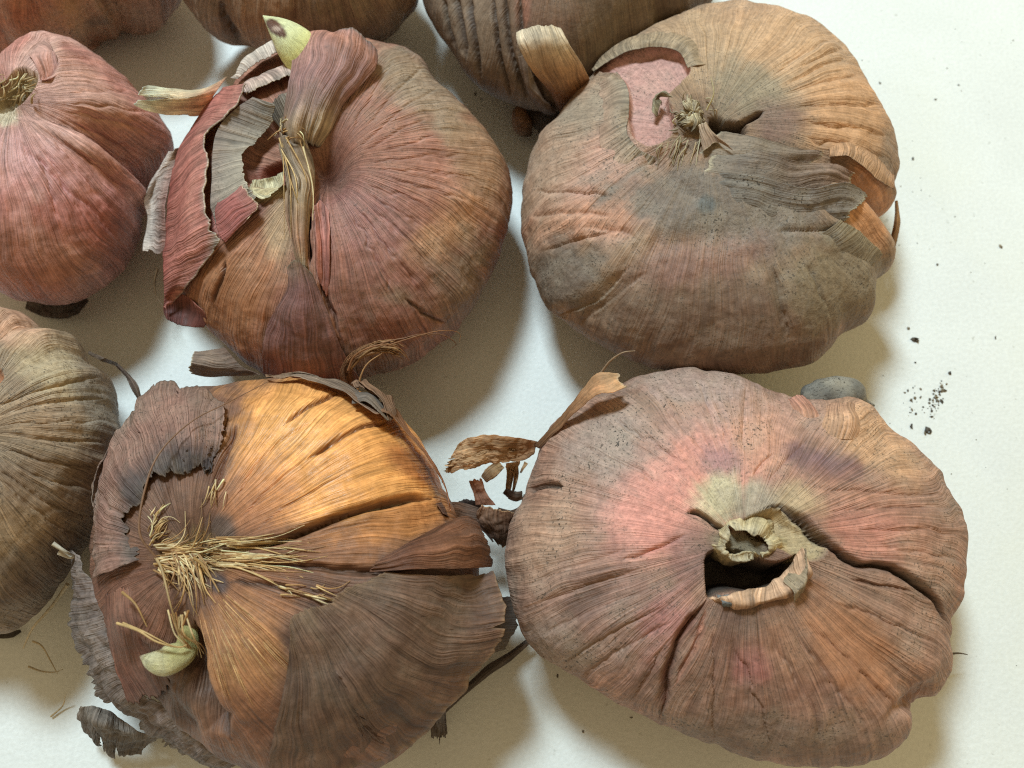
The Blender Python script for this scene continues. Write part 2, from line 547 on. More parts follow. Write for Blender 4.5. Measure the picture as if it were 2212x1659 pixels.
    def sheet(self, rows, cols, name='tunic_flap', nu=150, nv=70, rag=(.0, .06, .0, .0), ragf=9, wav=.03, seed=0, mat=None,
              dirt=.4, gloss=0., fuzz=0., thick=.011, edge=None, slits=(), nofib=1.0, label=None, ribs=.012, crinkle=.008):
        """a dry skin lying between rows of control points; fibres run from the first row to the last.
        cols: list of colours along the fibres. rag: how far the edges v0, v1, u0, u1 are torn back. slits: (u, halfwidth, depth)."""
        R = []
        ncp = 14
        for r in rows:
            R.append(catmull([self.pt(p) for p in r], ncp))
        R = np.array(R)                                     # (rows, ncp, 3)
        u = np.linspace(0, 1, nu); v = np.linspace(0, 1, nv)
        sd = self.seed * 7 + seed
        def jag(x, s):
            return np.clip(.5 + .5 * (.6 * n1(x * ragf * .45, s + 3) + .45 * n1(x * ragf, s) + .3 * n1(x * ragf * 2.7, s + 1) + .25 * n1(x * ragf * 7.1, s + 2)), 0, 1.2)
        lo = rag[0] * jag(u, sd + 1); hi = 1 - rag[1] * jag(u, sd + 5)
        for (us, hw, dp) in slits:
            hi = np.minimum(hi, 1 - dp * np.clip(1 - np.abs(u - us) / hw, 0, 1) ** .6)
        VV = lo[None] + (hi - lo)[None] * v[:, None]        # (nv, nu)
        ulo = rag[2] * jag(v, sd + 11); uhi = 1 - rag[3] * jag(v, sd + 15)
        UU = ulo[:, None] + (uhi - ulo)[:, None] * u[None]
        # bicubic evaluation
        def cr(A, t, axis_len):
            x = t * (axis_len - 1)
            i = np.clip(np.floor(x).astype(int), 0, axis_len - 2)
            f = x - i
            return i, f
        def basis(f):
            return (-.5 * f ** 3 + f ** 2 - .5 * f, 1.5 * f ** 3 - 2.5 * f ** 2 + 1, -1.5 * f ** 3 + 2 * f ** 2 + .5 * f, .5 * f ** 3 - .5 * f ** 2)
        def ext(A):
            A = np.concatenate([2 * A[:1] - A[1:2], A, 2 * A[-1:] - A[-2:-1]], 0)
            return np.concatenate([2 * A[:, :1] - A[:, 1:2], A, 2 * A[:, -1:] - A[:, -2:-1]], 1)
        X = ext(R)
        iv, fv_ = cr(R, VV, len(rows)); iu, fu = cr(R, UU, ncp)
        bv, bu = basis(fv_), basis(fu)
        P = 0
        for a in range(4):
            for b in range(4):
                P = P + (bv[a] * bu[b])[..., None] * X[iv + a, iu + b]
        width = np.linalg.norm(np.diff(P[nv // 2], axis=0), axis=1).sum()
        length = np.linalg.norm(np.diff(P[:, nu // 2], axis=0), axis=1).sum()
        N = grid_normals(P, False)
        uc = UU * width / 2.8
        fvec = np.stack([uc + .02 * vnoise(P * 3, sd), np.full_like(uc, sd * 1.7), VV * length / 3.5], -1)
        d = wav * fbm(P * 1.6, 3, sd + 21) + ribs * vnoise(fvec * np.array([9, 1, 1.2]), sd + 22) + ribs * .5 * vnoise(fvec * np.array([26, 1, 2]), sd + 23)
        if crinkle:
            d = d + crinkle * fbm(P * 5.5, 3, sd + 25)
        P = P + N * d[..., None]
        P[..., 2] = np.maximum(P[..., 2], .03)
        cl = np.array(cols)
        if len(cl) == 1: cl = np.vstack([cl, cl])
        tt = np.clip(VV + .16 * fbm(fvec * np.array([7, 1, 2]), 3, sd + 31), 0, 1) * (len(cl) - 1)
        i = np.minimum(np.floor(tt).astype(int), len(cl) - 2); f = (tt - i)[..., None]
        col = cl[i] * (1 - f) + cl[i + 1] * f
        col = col * (1 + .22 * fbm(P * 2.2, 3, sd + 33))[..., None]
        if edge is not None:
            m = np.maximum(smooth(.965, 1, v)[:, None] * (rag[1] > 0), smooth(.035, 0, v)[:, None] * (rag[0] > 0)) * np.ones_like(uc)
            col = col * (1 - m[..., None] * .8) + edge[None, None] * m[..., None] * .8
        aux = np.stack([np.full_like(uc, dirt), np.full_like(uc, gloss), np.full_like(uc, fuzz)], -1)
        o = make_mesh(name, P.reshape(-1, 3), grid_quads(nv, nu, False), mat or M_SHEET, self.root,
                      {'Col': np.clip(col, 0, .9).reshape(-1, 3), 'fv': fvec.reshape(-1, 3), 'aux': aux.reshape(-1, 3)}, origin=self.org)
        md = o.modifiers.new('thickness', 'SOLIDIFY'); md.thickness = thick * U; md.offset = 0
        if label: o['label'] = label
        return o

    def ribbon(self, pts, w, cols, name='tunic_strip', twist=0.0, seed=0, lift=0.0, **kw):
        """a narrow strip of dry skin along a line of control points; w: widths in pixels along it"""
        c = catmull([p[:2] for p in pts], 40)
        full = [list(p) for p in pts]
        tz = np.linspace(0, 1, len(pts))
        d = np.gradient(c, axis=0); d /= np.linalg.norm(d, axis=1, keepdims=True)
        n = np.stack([-d[:, 1], d[:, 0]], -1)
        idx = np.linspace(0, 39, max(6, len(pts) * 2)).astype(int)
        ww = np.interp(idx / 39, np.linspace(0, 1, len(w)), w)
        ab = len(pts[0]) == 4
        hz = np.interp(idx / 39, tz, [p[2] for p in pts])
        rows = []
        for j, i in enumerate(idx):
            ph = twist * j / (len(idx) - 1)
            cw = ww[j] / 2 * math.cos(ph); dz = ww[j] / 2 / 133 * math.sin(ph)
            row = []
            for k in (-1, 0, 1):
                q = (c[i, 0] + n[i, 0] * cw * k, c[i, 1] + n[i, 1] * cw * k, hz[j] + dz * k + (lift if k == 0 else 0))
                row.append(q + (1,) if ab else q)
            rows.append(row)
        kw.setdefault('rag', (0, .05, .12, .12)); kw.setdefault('nu', 24); kw.setdefault('nv', 110); kw.setdefault('wav', .02)
        return self.sheet(rows, cols, name=name, seed=seed, **kw)

    def strands(self, lines, r, col, name='neck_fibre', mat=None, sides=5, n=16, jit=.12, kind=None, seed=0, absz=False):
        """thin round fibres; each line is a list of control points"""
        V, Fq, K, Fv = [], [], [], []
        rng = np.random.default_rng(self.seed * 31 + seed)
        off = 0
        for li, ln in enumerate(lines):
            pts = catmull([self.pt(p) for p in ln], n)
            rr = r * rng.uniform(.6, 1.3) * (np.linspace(1.1, .35, n))
            d = np.gradient(pts, axis=0); d /= np.linalg.norm(d, axis=1, keepdims=True)
            a = np.cross(d, [0.13, .2, 1.0]); a /= np.maximum(np.linalg.norm(a, axis=1, keepdims=True), 1e-6)
            b = np.cross(d, a)
            ph = np.linspace(0, 2 * math.pi, sides, endpoint=False)
            ring = pts[:, None] + rr[:, None, None] * (np.cos(ph)[None, :, None] * a[:, None] + np.sin(ph)[None, :, None] * b[:, None])
            ring[..., 2] = np.maximum(ring[..., 2], .012)
            V.append(ring.reshape(-1, 3)); Fq.append(grid_quads(n, sides, True) + off); off += n * sides
            cc = col[rng.integers(len(col))] * rng.uniform(.85, 1.35)
            K.append(np.repeat(np.clip(cc, 0, .9)[None], n * sides, 0))
            Fv.append(np.stack([np.tile(ph * .02, n) + li, np.zeros(n * sides), np.repeat(np.linspace(0, 1, n), sides)], -1))
        V = np.concatenate(V)
        return make_mesh(name, V, np.concatenate(Fq), mat or M_FIBRE, self.root,
                         {'Col': np.concatenate(K), 'fv': np.concatenate(Fv), 'aux': np.tile([.15, .2, 0], (len(V), 1))}, kind=kind, origin=self.org)

    def blob(self, path, radii, colfn, name, mat=None, n=60, sides=40, flat=1.0, noise=.03, seed=0, dirt=.2, gloss=0., label=None):
        """a rounded body swept along control points with its own radius (cm) at each"""
        pts = catmull([self.pt(p) for p in path], n)
        rr = catmull(np.array(radii)[:, None], n)[:, 0]
        rr = np.maximum(rr, .004)
        d = np.gradient(pts, axis=0); d /= np.linalg.norm(d, axis=1, keepdims=True)
        a = np.cross(d, [0.0, .25, 1.0]); a /= np.linalg.norm(a, axis=1, keepdims=True)
        b = np.cross(d, a)
        ph = np.linspace(0, 2 * math.pi, sides, endpoint=False)
        Pn = pts[:, None] + rr[:, None, None] * (np.cos(ph)[None, :, None] * a[:, None] + flat * np.sin(ph)[None, :, None] * b[:, None])
        k = fbm(Pn * 2.2, 3, seed + 5)
        Pn = pts[:, None] + (Pn - pts[:, None]) * (1 + noise * 4 * k)[..., None]
        Pn[..., 2] = np.maximum(Pn[..., 2], .02)
        px = project(Pn)
        col = colfn(px, Pn, np.broadcast_to(np.linspace(0, 1, n)[:, None], (n, sides)))
        V = Pn.reshape(-1, 3)
        fvec = np.stack([np.cos(ph)[None] * np.ones((n, 1)), np.sin(ph)[None] * np.ones((n, 1)), np.linspace(0, 1, n)[:, None] * np.ones((1, sides))], -1)
        q = grid_quads(n, sides, True)
        # close both ends
        V = np.vstack([V, pts[:1], pts[-1:]])
        colv = np.vstack([col.reshape(-1, 3), col[0].mean(0)[None], col[-1].mean(0)[None]])
        fvv = np.vstack([fvec.reshape(-1, 3), [[0, 0, 0]], [[0, 0, 1]]])
        i0, i1 = n * sides, n * sides + 1
        j = np.arange(sides); j2 = (j + 1) % sides
        caps = np.concatenate([np.stack([j2, j, np.full(sides, i0), np.full(sides, i0)], -1)[:, :3],
                               np.stack([(n - 1) * sides + j, (n - 1) * sides + j2, np.full(sides, i1)], -1)])
        tris = np.concatenate([q[:, [0, 1, 2]], q[:, [0, 2, 3]], caps])
        o = make_mesh(name, V, tris, mat or M_SKIN, self.root, {'Col': np.clip(colv, 0, .9), 'fv': fvv, 'aux': np.tile([dirt, gloss, 0], (len(V), 1))}, origin=self.org)
        if label: o['label'] = label
        return o

def cv(pts, ox, oy, k):
    """crop pixels to the measuring grid"""
    return [(ox + p[0] * k, oy + p[1] * k) + tuple(p[2:]) for p in pts]
def c1(*p): return cv(p, 291.4, 0, .5067)
def c2(*p): return cv(p, 1084.3, 0, .4903)
def c3(*p): return cv(p, 122, 731.9, .5589)
def c4(*p): return cv(p, 1050.4, 745.5, .5507)
def c7(*p): return cv(p, 67.8, 1152, .3055)
def c8(*p): return cv(p, 914.9, 745.5, .2859)

DARK = C(62, 40, 30)
STRAW = [C(222, 188, 132), C(206, 166, 108), C(184, 138, 86), C(232, 206, 160)]
PALE = C(215, 195, 165)
rnd = np.random.default_rng(5)

# ================================================================== bulb with the yellow-green shoot
b = Bulb('reddish bulb with a yellow green shoot poking out of its purple sheath and torn skin',
         [(820, 90), (900, 115), (960, 185), (1035, 255), (1085, 335), (1103, 420), (1090, 520), (1060, 605), (1010, 690), (950, 750),
          (880, 795), (800, 815), (700, 832), (600, 822), (520, 785), (450, 715), (400, 645), (375, 560), (370, 450), (390, 345),
          (435, 265), (490, 195), (550, 135), (620, 105), (710, 88)], (690, 350), 1.45, 1.75, 11)
b.patch(880, 360, 190, 160, 20, C(168, 112, 92), .8, .6, .4)
b.patch(800, 470, 130, 110, 30, C(158, 108, 104), .75, .7, .4)
b.patch(930, 190, 150, 90, 35, C(150, 128, 106), .8, .5, .5, dirt=.8)
b.patch(1040, 330, 70, 160, -20, C(158, 122, 92), .7)
b.patch(960, 510, 120, 60, -40, C(196, 142, 104), .75, .7, .6)
b.patch(1000, 610, 110, 130, 30, C(132, 110, 92), .7, .6, .5, dirt=.9)
b.patch(840, 640, 150, 120, 0, C(142, 92, 80), .8, .6, .4)
b.patch(760, 790, 200, 50, 0, C(120, 92, 76), .7)
b.patch(500, 640, 110, 150, 25, C(160, 104, 68), .95, .5, .3)
b.patch(590, 560, 90, 110, 20, C(176, 122, 92), .7, .7, .3)
b.patch(610, 480, 45, 90, 10, C(182, 150, 116), .8, .6, .3)
b.patch(585, 355, 70, 42, -10, C(150, 78, 58), .95, .4, .2, dirt=.1, gloss=.25)
b.patch(610, 352, 30, 12, -15, C(190, 140, 120), .7, .4, .2)
b.patch(560, 415, 70, 26, -12, C(205, 185, 140), .9, .4, .3)
b.patch(480, 470, 40, 60, 30, C(180, 105, 95), .8, .5, .2)
b.patch(860, 640, 40, 26, 0, C(150, 128, 108), .6, .8, .5)
b.hole(c1((470, 500), (640, 430), (690, 600), (680, 760), (560, 800), (450, 780), (400, 640)), .42, .0, None, soft=30)
b.hole(c1((495, 655), (600, 610), (680, 630), (690, 720), (600, 770), (490, 745)), .22, .0, C(140, 72, 52), soft=14)
b.dent(712, 370, 42, 70, 10, .42)
b.dent(700, 560, 18, 110, -6, .10)
b.dent(780, 700, 70, 60, 0, .06)
b.crack([(660, 440), (664, 500), (667, 575)], 5, .22, 0, 1, DARK)
b.crack([(680, 380), (690, 470), (700, 620), (735, 740)], 6, .10, .05, 1, C(110, 70, 55), 30)
b.crack([(872, 642), (895, 662), (925, 684), (970, 705)], 3, .05, .03, -1, C(96, 66, 50), 22)
b.crack([(490, 560), (475, 610), (455, 660)], 4, .07, .04, 1, C(96, 62, 46), 20)
for (x, y, r, d) in [(860, 560, 22, -.035), (890, 600, 18, .03), (830, 610, 20, -.03), (800, 560, 16, .025), (870, 690, 24, -.04), (920, 560, 16, .03),
                     (1030, 470, 34, .05), (1010, 640, 40, -.05), (985, 420, 30, -.03), (820, 740, 26, .04)]:
    b.dent(x, y, r, r * .75, 20, d)
for a in range(13):
    t = -62 + a * 10.5
    L0, L1 = 95 + 25 * math.sin(a * 2.1), 300 + 60 * math.sin(a * 1.3)
    b.crack([(712 + L * math.cos(math.radians(t)), 365 + L * math.sin(math.radians(t)) * .95 + .0006 * (L - 150) ** 2) for L in (L0, .5 * (L0 + L1), L1)],
            3.5, .03, .012, 1, None, 18, 10)
b.build(C(150, 96, 78), C(138, 90, 74), colC=C(172, 116, 92), dimple=(.25, 40), dirt=.5, gloss=.3, lobes=.10)
RED1, RED2, GREY1 = C(186, 120, 106), C(172, 104, 92), C(144, 128, 116)
# outer skin torn back on the left side
b.sheet([c1((520, 395, .34), (478, 490, .36), (385, 560, .38), (350, 610, .38), (368, 700, .36), (342, 850, .34), (362, 950, .30), (390, 1040, .22), (300, 1160, .16), (200, 1265, .12), (135, 1310, .10)),
         c1((470, 400, .30), (410, 480, .32), (320, 560, .32), (270, 660, .32), (270, 780, .30), (255, 900, .28), (260, 1000, .25), (260, 1080, .2), (215, 1180, .15), (160, 1260, .12), (128, 1312, .1)),
         c1((380, 375, .12), (290, 470, .12), (205, 610, .12), (160, 740, .12), (142, 850, .12), (132, 960, .12), (126, 1060, .1), (124, 1140, .1), (124, 1220, .1), (126, 1280, .1), (126, 1312, .1))],
        [GREY1, C(176, 112, 100), RED1, RED2, RED2, C(150, 80, 70)], seed=1, rag=(.22, 0, 0, 0), ragf=14, edge=C(190, 172, 155), dirt=.2, ribs=.03, nu=240, thick=.022)
# grey under-skin
b.sheet([c1((640, 440, .30), (625, 560, .26), (560, 620, .26), (480, 645, .28), (455, 740, .28), (490, 800, .26), (530, 860, .22), (470, 930, .18)),
         c1((520, 440, .26), (440, 500, .26), (370, 580, .24), (350, 700, .22), (345, 780, .2), (340, 860, .18), (350, 940, .16), (385, 1030, .12))],
        [C(166, 150, 132), C(148, 132, 118), C(132, 112, 102)], name='inner_skin', seed=2, rag=(.25, 0, 0, 0), ragf=11, edge=C(185, 170, 150), dirt=.5, ribs=.025)
b.sheet([c1((470, 790, .28), (500, 820, .28), (560, 880, .22), (500, 930, .2)),
         c1((370, 850, .24), (365, 930, .22), (375, 1000, .18), (400, 1040, .14))],
        [C(176, 120, 108), C(170, 98, 92), C(150, 84, 78)], name='inner_skin', seed=3, rag=(.2, 0, 0, 0), edge=PALE, dirt=.2, ribs=.03)
b.sheet([c1((480, 770, .16), (560, 760, .2), (650, 745, .22)), c1((500, 830, .2), (570, 800, .24), (640, 790, .26)), c1((555, 860, .16), (600, 830, .2), (640, 800, .24))],
        [C(205, 188, 150), C(214, 198, 160)], name='inner_skin', seed=31, rag=(.1, .15, .1, 0), dirt=.3, ribs=.03, nu=70, nv=40)
# rolled rims at the top left
b.sheet([c1((405, 330, .20), (480, 285, .22), (560, 225, .25), (645, 190, .2)), c1((430, 335, .38), (500, 300, .42), (580, 245, .44), (650, 205, .36)),
         c1((465, 362, .26), (530, 332, .3), (600, 290, .32), (665, 255, .25))],
        [C(190, 170, 155), C(214, 196, 182), C(196, 172, 158)], seed=4, rag=(.05, .2, 0, 0), dirt=.15, ribs=.01, nu=110, nv=36)
b.sheet([c1((430, 370, .10), (510, 345, .12), (600, 305, .14), (690, 265, .12)), c1((470, 400, .2), (550, 375, .24), (630, 335, .24), (690, 300, .2)),
         c1((500, 440, .18), (560, 400, .22), (650, 360, .22), (700, 330, .15))],
        [C(182, 150, 138), C(196, 166, 152), C(170, 150, 136)], seed=5, rag=(.05, .3, 0, 0), edge=PALE, dirt=.2, ribs=.02, nu=110, nv=40)
b.sheet([c1((560, 470, .05), (600, 420, .08), (660, 400, .1)), c1((600, 520, .1), (640, 480, .14), (690, 450, .2)), c1((640, 580, .15), (670, 560, .2), (700, 540, .24))],
        [C(112, 96, 84), C(132, 116, 100), C(150, 134, 116)], name='inner_skin', seed=32, rag=(.15, .05, 0, 0), dirt=.5, nu=70, nv=40)
# pale flake sticking out over the gap
b.sheet([[(492, 164, 2.5, 1), (462, 205, 2.7, 1), (432, 250, 2.3, 1)], [(440, 190, 2.8, 1), (415, 212, 2.95, 1), (392, 247, 2.5, 1)],
         [(372, 192, 3.0, 1), (360, 212, 3.0, 1), (345, 246, 2.75, 1)], [(325, 184, 3.15, 1), (318, 212, 3.1, 1), (308, 236, 2.95, 1)], [(304, 187, 3.25, 1), (292, 210, 3.2, 1), (283, 224, 3.1, 1)]],
        [C(222, 170, 136), C(244, 216, 182), C(250, 236, 214), C(250, 240, 224)], seed=6, rag=(0, .12, .05, .05), mat=M_THIN, dirt=.1, slits=((.5, .12, .55),), nu=70, nv=60, ribs=.006, wav=.05)
# pale outer flap hanging on the left flank
b.sheet([[(394, 318, .02), (366, 395, .04), (356, 470, .04), (357, 552, .04)], [(375, 325, .08), (336, 405, 1.5, 1), (334, 470, 1.45, 1), (330, 552, 1.35, 1)],
         [(358, 335, 1.55, 1), (311, 425, 1.5, 1), (317, 470, 1.4, 1), (306, 548, 1.3, 1)]],
        [C(150, 110, 100), C(200, 180, 168), C(208, 190, 178)], seed=7, rag=(0, .08, 0, .05), dirt=.12, ribs=.008, wav=.05, nu=90, nv=40)
# dark red fold under it
b.sheet([[(354, 652, .04), (397, 634, .06), (440, 668, .06)], [(353, 672, .06), (398, 668, .0), (446, 692, .02)], [(362, 690, .10), (392, 706, .12), (440, 709, .06)]],
        [C(150, 88, 74), C(96, 50, 44), C(110, 58, 50)], seed=8, rag=(0, .05, 0, 0), dirt=.1, gloss=.3, nu=70, nv=40)
# purple skin hanging over the front
b.sheet([c1((655, 1125, .20), (700, 1105, .24), (757, 1155, .16)), c1((652, 1235, .13), (715, 1215, .2), (790, 1262, .1)), c1((565, 1375, .1), (715, 1350, .18), (850, 1395, .08)),
         c1((545, 1485, .1), (730, 1490, .16), (905, 1505, .08)), c1((536, 1600, .14), (740, 1660, .12), (992, 1650, .1))],
        [C(150, 118, 100), C(132, 92, 88), C(136, 92, 88), C(132, 88, 80), C(150, 92, 78)], seed=9, rag=(.06, .02, .05, .05), edge=C(120, 105, 85), dirt=.4, gloss=.1, wav=.06, nu=130, nv=90)
# upright fold below the neck
b.sheet([c1((625, 560, .22), (680, 570, .42), (735, 600, .22)), c1((650, 680, .1), (705, 690, .36), (755, 710, .1)), c1((640, 800, .06), (700, 820, .28), (765, 830, .06)),
         c1((640, 930, .04), (700, 960, .18), (752, 960, .05)), c1((670, 1080, .05), (715, 1080, .14), (750, 1090, .05)), c1((690, 1150, .05), (720, 1150, .12), (752, 1150, .05))],
        [C(150, 124, 102), C(164, 138, 112), C(176, 146, 116), C(172, 126, 100), C(150, 120, 84)], name='neck_fold', seed=10, rag=(.03, .08, .04, .04), dirt=.4, ribs=.05, nu=60, nv=110)
b.sheet([c1((760, 870, .05), (790, 850, .08), (830, 900, .05)), c1((765, 1000, .05), (795, 1000, .09), (838, 1000, .05)), c1((770, 1130, .04), (800, 1140, .08), (836, 1150, .04)), c1((780, 1190, .02), (800, 1260, .05), (830, 1290, .02))],
        [C(186, 124, 112), C(178, 112, 98), C(160, 96, 82)], name='inner_skin', seed=11, rag=(.05, .1, 0, .08), dirt=.2, nu=50, nv=80)
# sheath and shoot
b.sheet([c1((655, 590, .16), (690, 640, .20), (730, 650, .12), (775, 640, -.02)), c1((645, 500, .30), (695, 540, .44), (765, 550, .36), (845, 530, .02)), c1((668, 410, .36), (740, 430, .56), (820, 455, .48), (895, 440, .06)),
         c1((690, 300, .40), (775, 320, .68), (880, 350, .56), (975, 360, .10)), c1((700, 210, .42), (800, 225, .76), (920, 268, .64), (1025, 305, .18)),
         c1((712, 132, .40), (825, 158, .74), (930, 205, .66), (1036, 250, .30))],
        [C(150, 124, 100), C(176, 150, 124), C(150, 118, 106), C(150, 106, 100), C(160, 112, 102), C(174, 118, 100), C(152, 110, 104)], name='sheath', seed=12, rag=(.08, .04, .02, .02), edge=C(120, 110, 104), dirt=.3, gloss=.2,
        ribs=.05, wav=.03, nu=170, nv=90, label='purple ribbed sheath around the shoot')
def shoot_col(px, P, t):
    base = C(246, 234, 146) * np.ones(P.shape)
    g = smooth(.25, .7, t)[..., None]
    base = base * (1 - g * .6) + C(252, 244, 204) * g * .6
    m = (1 - smooth(.75, 1.05, np.hypot(((px[..., 0] - 596) * .75 + (px[..., 1] - 60) * .66) / 30, ((px[..., 1] - 60) * .75 - (px[..., 0] - 596) * .66) / 15) + .2 * fbm(P * 9, 2, 3)))[..., None]
    base = base * (1 - m) + C(112, 74, 58) * m
    m2 = (1 - smooth(.4, 1.0, np.hypot((px[..., 0] - 597) / 14, (px[..., 1] - 62) / 8)))[..., None]
    return base * (1 - m2) + C(200, 168, 150) * m2
b.blob([(690, 190, 2.75, 1), (662, 130, 3.05, 1), (632, 92, 3.25, 1), (602, 62, 3.4, 1), (568, 34, 3.5, 1)], [.34, .345, .31, .19, .01], shoot_col, 'shoot', M_SHOOT, noise=.008, dirt=.05, gloss=.4, label='yellow green pointed shoot with a brown scar')
# neck fibres
ls = []
for k in range(22):
    a = rnd.uniform(-math.pi, math.pi); r0, r1 = rnd.uniform(0, 10), rnd.uniform(18, 46)
    cx, cy = 632 + rnd.normal(0, 8), 285 + rnd.normal(0, 18)
    ls.append([(cx + r0 * math.cos(a), cy + r0 * math.sin(a), .30), (cx + .6 * r1 * math.cos(a), cy + .6 * r1 * math.sin(a), .36), (cx + r1 * math.cos(a + .3), cy + r1 * 1.3 * math.sin(a + .3), .26)])
for k in range(12):
    x = 640 + rnd.normal(0, 14)
    ls.append([(x * .5 + 318, 300 + rnd.uniform(0, 40), .42), (x, 380 + rnd.uniform(0, 40), .30), (x + rnd.normal(6, 8), 470 + rnd.uniform(-20, 60), .10)])
b.strands(ls, .013, STRAW + [C(140, 118, 96)], 'neck_fibre', kind='stuff')
b.strands([[(752, 800, 2.2, 1), (765, 770, 2.4, 1), (800, 750, 2.6, 1), (838, 744, 2.6, 1), (868, 756, 2.5, 1), (884, 780, 2.3, 1)], [(758, 796, 2.2, 1), (800, 756, 2.5, 1), (850, 752, 2.6, 1), (876, 770, 2.4, 1)],
           [(790, 765, 2.4, 1), (830, 740, 2.6, 1), (890, 728, 2.6, 1), (950, 722, 2.5, 1), (985, 742, 2.3, 1), (975, 752, 2.2, 1)], [(800, 762, 2.4, 1), (860, 735, 2.6, 1), (920, 722, 2.6, 1), (955, 748, 2.3, 1)],
           [(790, 762, 2.4, 1), (850, 742, 2.6, 1), (940, 716, 2.6, 1), (990, 718, 2.4, 1), (993, 740, 2.3, 1)], [(770, 880, 2.0, 1), (772, 840, 2.2, 1), (790, 790, 2.4, 1), (830, 760, 2.5, 1)]], .016, [C(150, 100, 62), C(176, 130, 84), C(120, 80, 52)], 'loose_fibre', kind='stuff')
b.ribbon([(756, 842, 1.9, 1), (748, 806, 2.1, 1), (762, 774, 2.3, 1), (800, 754, 2.45, 1), (844, 748, 2.45, 1), (880, 768, 2.3, 1)], [34, 28, 24, 28, 34, 30], [C(126, 86, 60), C(166, 112, 72), C(190, 138, 92), C(196, 146, 98)], seed=14, rag=(0, .1, .08, .08), slits=((.15, .08, .35), (.3, .08, .5), (.5, .08, .6), (.7, .08, .5), (.88, .08, .4)), dirt=.1, twist=.5, mat=M_THIN, crinkle=.03)
b.sheet([[(560, 812, .25), (520, 790, .22), (486, 750, .2)], [(500, 815, 1.55, 1), (470, 790, 1.75, 1), (445, 758, 1.7, 1)], [(400, 808, 1.45, 1), (408, 782, 1.75, 1), (418, 762, 1.65, 1)]],
        [C(110, 84, 70), C(142, 116, 98), C(128, 106, 92)], seed=15, rag=(0, .12, .03, .03), edge=PALE, dirt=.5, wav=.06, nu=90, nv=70)
b.strands([[(340, 580, 1.0, 1), (334, 610, .9, 1), (338, 640, .8, 1), (352, 660, .8, 1)]], .02, [C(120, 90, 60)], 'loose_fibre')

# ================================================================== mouldy bulb with the pink opening
b = Bulb('tan bulb with a grey mouldy torn neck and an oval pink opening in its skin',
         [(1128, 480), (1137, 380), (1165, 300), (1225, 232), (1285, 165), (1340, 112), (1420, 52), (1520, 14), (1620, 10), (1720, 30), (1796, 76), (1842, 132), (1882, 190),
          (1922, 262), (1940, 330), (1933, 400), (1908, 490), (1912, 560), (1898, 605), (1862, 680), (1805, 738), (1740, 786), (1640, 806), (1540, 806), (1430, 802), (1350, 778),
          (1262, 732), (1190, 672), (1152, 600), (1136, 540)], (1530, 275), 1.5, 1.7, 23)
b.patch(1660, 120, 260, 120, 12, C(196, 152, 114), .9, .6, .35, dirt=.3)
b.patch(1830, 250, 110, 130, 40, C(198, 146, 104), .9, .6, .3, dirt=.25)
b.patch(1500, 120, 120, 100, 0, C(176, 142, 110), .8)
b.patch(1620, 200, 110, 80, 20, C(140, 124, 102), .85, .6, .5, dirt=.8)
b.patch(1680, 270, 70, 60, 0, C(130, 98, 88), .8)
b.patch(1300, 390, 160, 150, 0, C(198, 148, 128), .9, .7, .4)
b.patch(1200, 330, 90, 140, 20, C(170, 136, 112), .8, .6, .5)
b.patch(1270, 250, 80, 60, -40, C(152, 132, 112), .8, .6, .5, dirt=.9)
b.patch(1290, 465, 190, 55, -20, C(196, 138, 108), .8, .6, .5)
b.patch(1570, 450, 300, 95, 12, C(122, 106, 94), .95, .45, .5, dirt=1)
b.patch(1528, 440, 26, 22, 0, C(92, 92, 90), .9, .5, .4)
b.patch(1620, 490, 120, 45, -8, C(128, 112, 100), .8, .6, .6, dirt=1)
b.patch(1240, 600, 110, 90, 30, C(112, 96, 84), .9, .5, .6, dirt=1)
b.patch(1330, 625, 100, 45, -35, C(166, 134, 104), .75, .6, .6)
b.patch(1560, 690, 350, 150, 0, C(112, 84, 68), .9, .6, .35, dirt=.6)  # brown-grey lower side; some of its shade is put into the colour
b.patch(1500, 560, 180, 60, -12, C(146, 106, 92), .8, .7, .4)
b.patch(1800, 600, 130, 110, -40, C(128, 108, 84), .9, .5, .4, dirt=1)
b.patch(1870, 440, 60, 110, -10, C(196, 136, 92), 1, .35, .15, dirt=.05)
b.hole(c2((432, 330), (470, 290), (560, 238), (640, 214), (705, 208), (780, 228), (815, 270), (825, 330), (790, 370), (740, 430), (760, 520), (740, 600), (690, 640), (630, 650), (590, 630), (560, 580), (552, 500), (553, 430), (525, 345)),
       .17, .05, C(192, 142, 130), soft=9, lipw=26)
b.hole(c2((915, 515), (960, 510), (1010, 535), (1065, 555), (1062, 600), (1000, 600), (940, 575)), .75, .03, C(70, 54, 42), soft=14)
b.crack(c2((1030, 560), (1100, 525), (1150, 495)), 5, .25, .02, 1, DARK, 20)
b.crack(c2((640, 650), (700, 740), (800, 830), (900, 880)), 30, .10, 0, 1, None)
b.crack(c2((1210, 1010), (1350, 1010), (1450, 1000), (1520, 975)), 8, .05, .05, -1, None, 40)
for poly in [((350, 1010), (480, 1020), (600, 1060)), ((330, 1440), (480, 1330), (640, 1200)), ((230, 1400), (420, 1330), (560, 1180))]:
    b.crack(c2(*poly), 16, .05, .05, 1, None, 40)
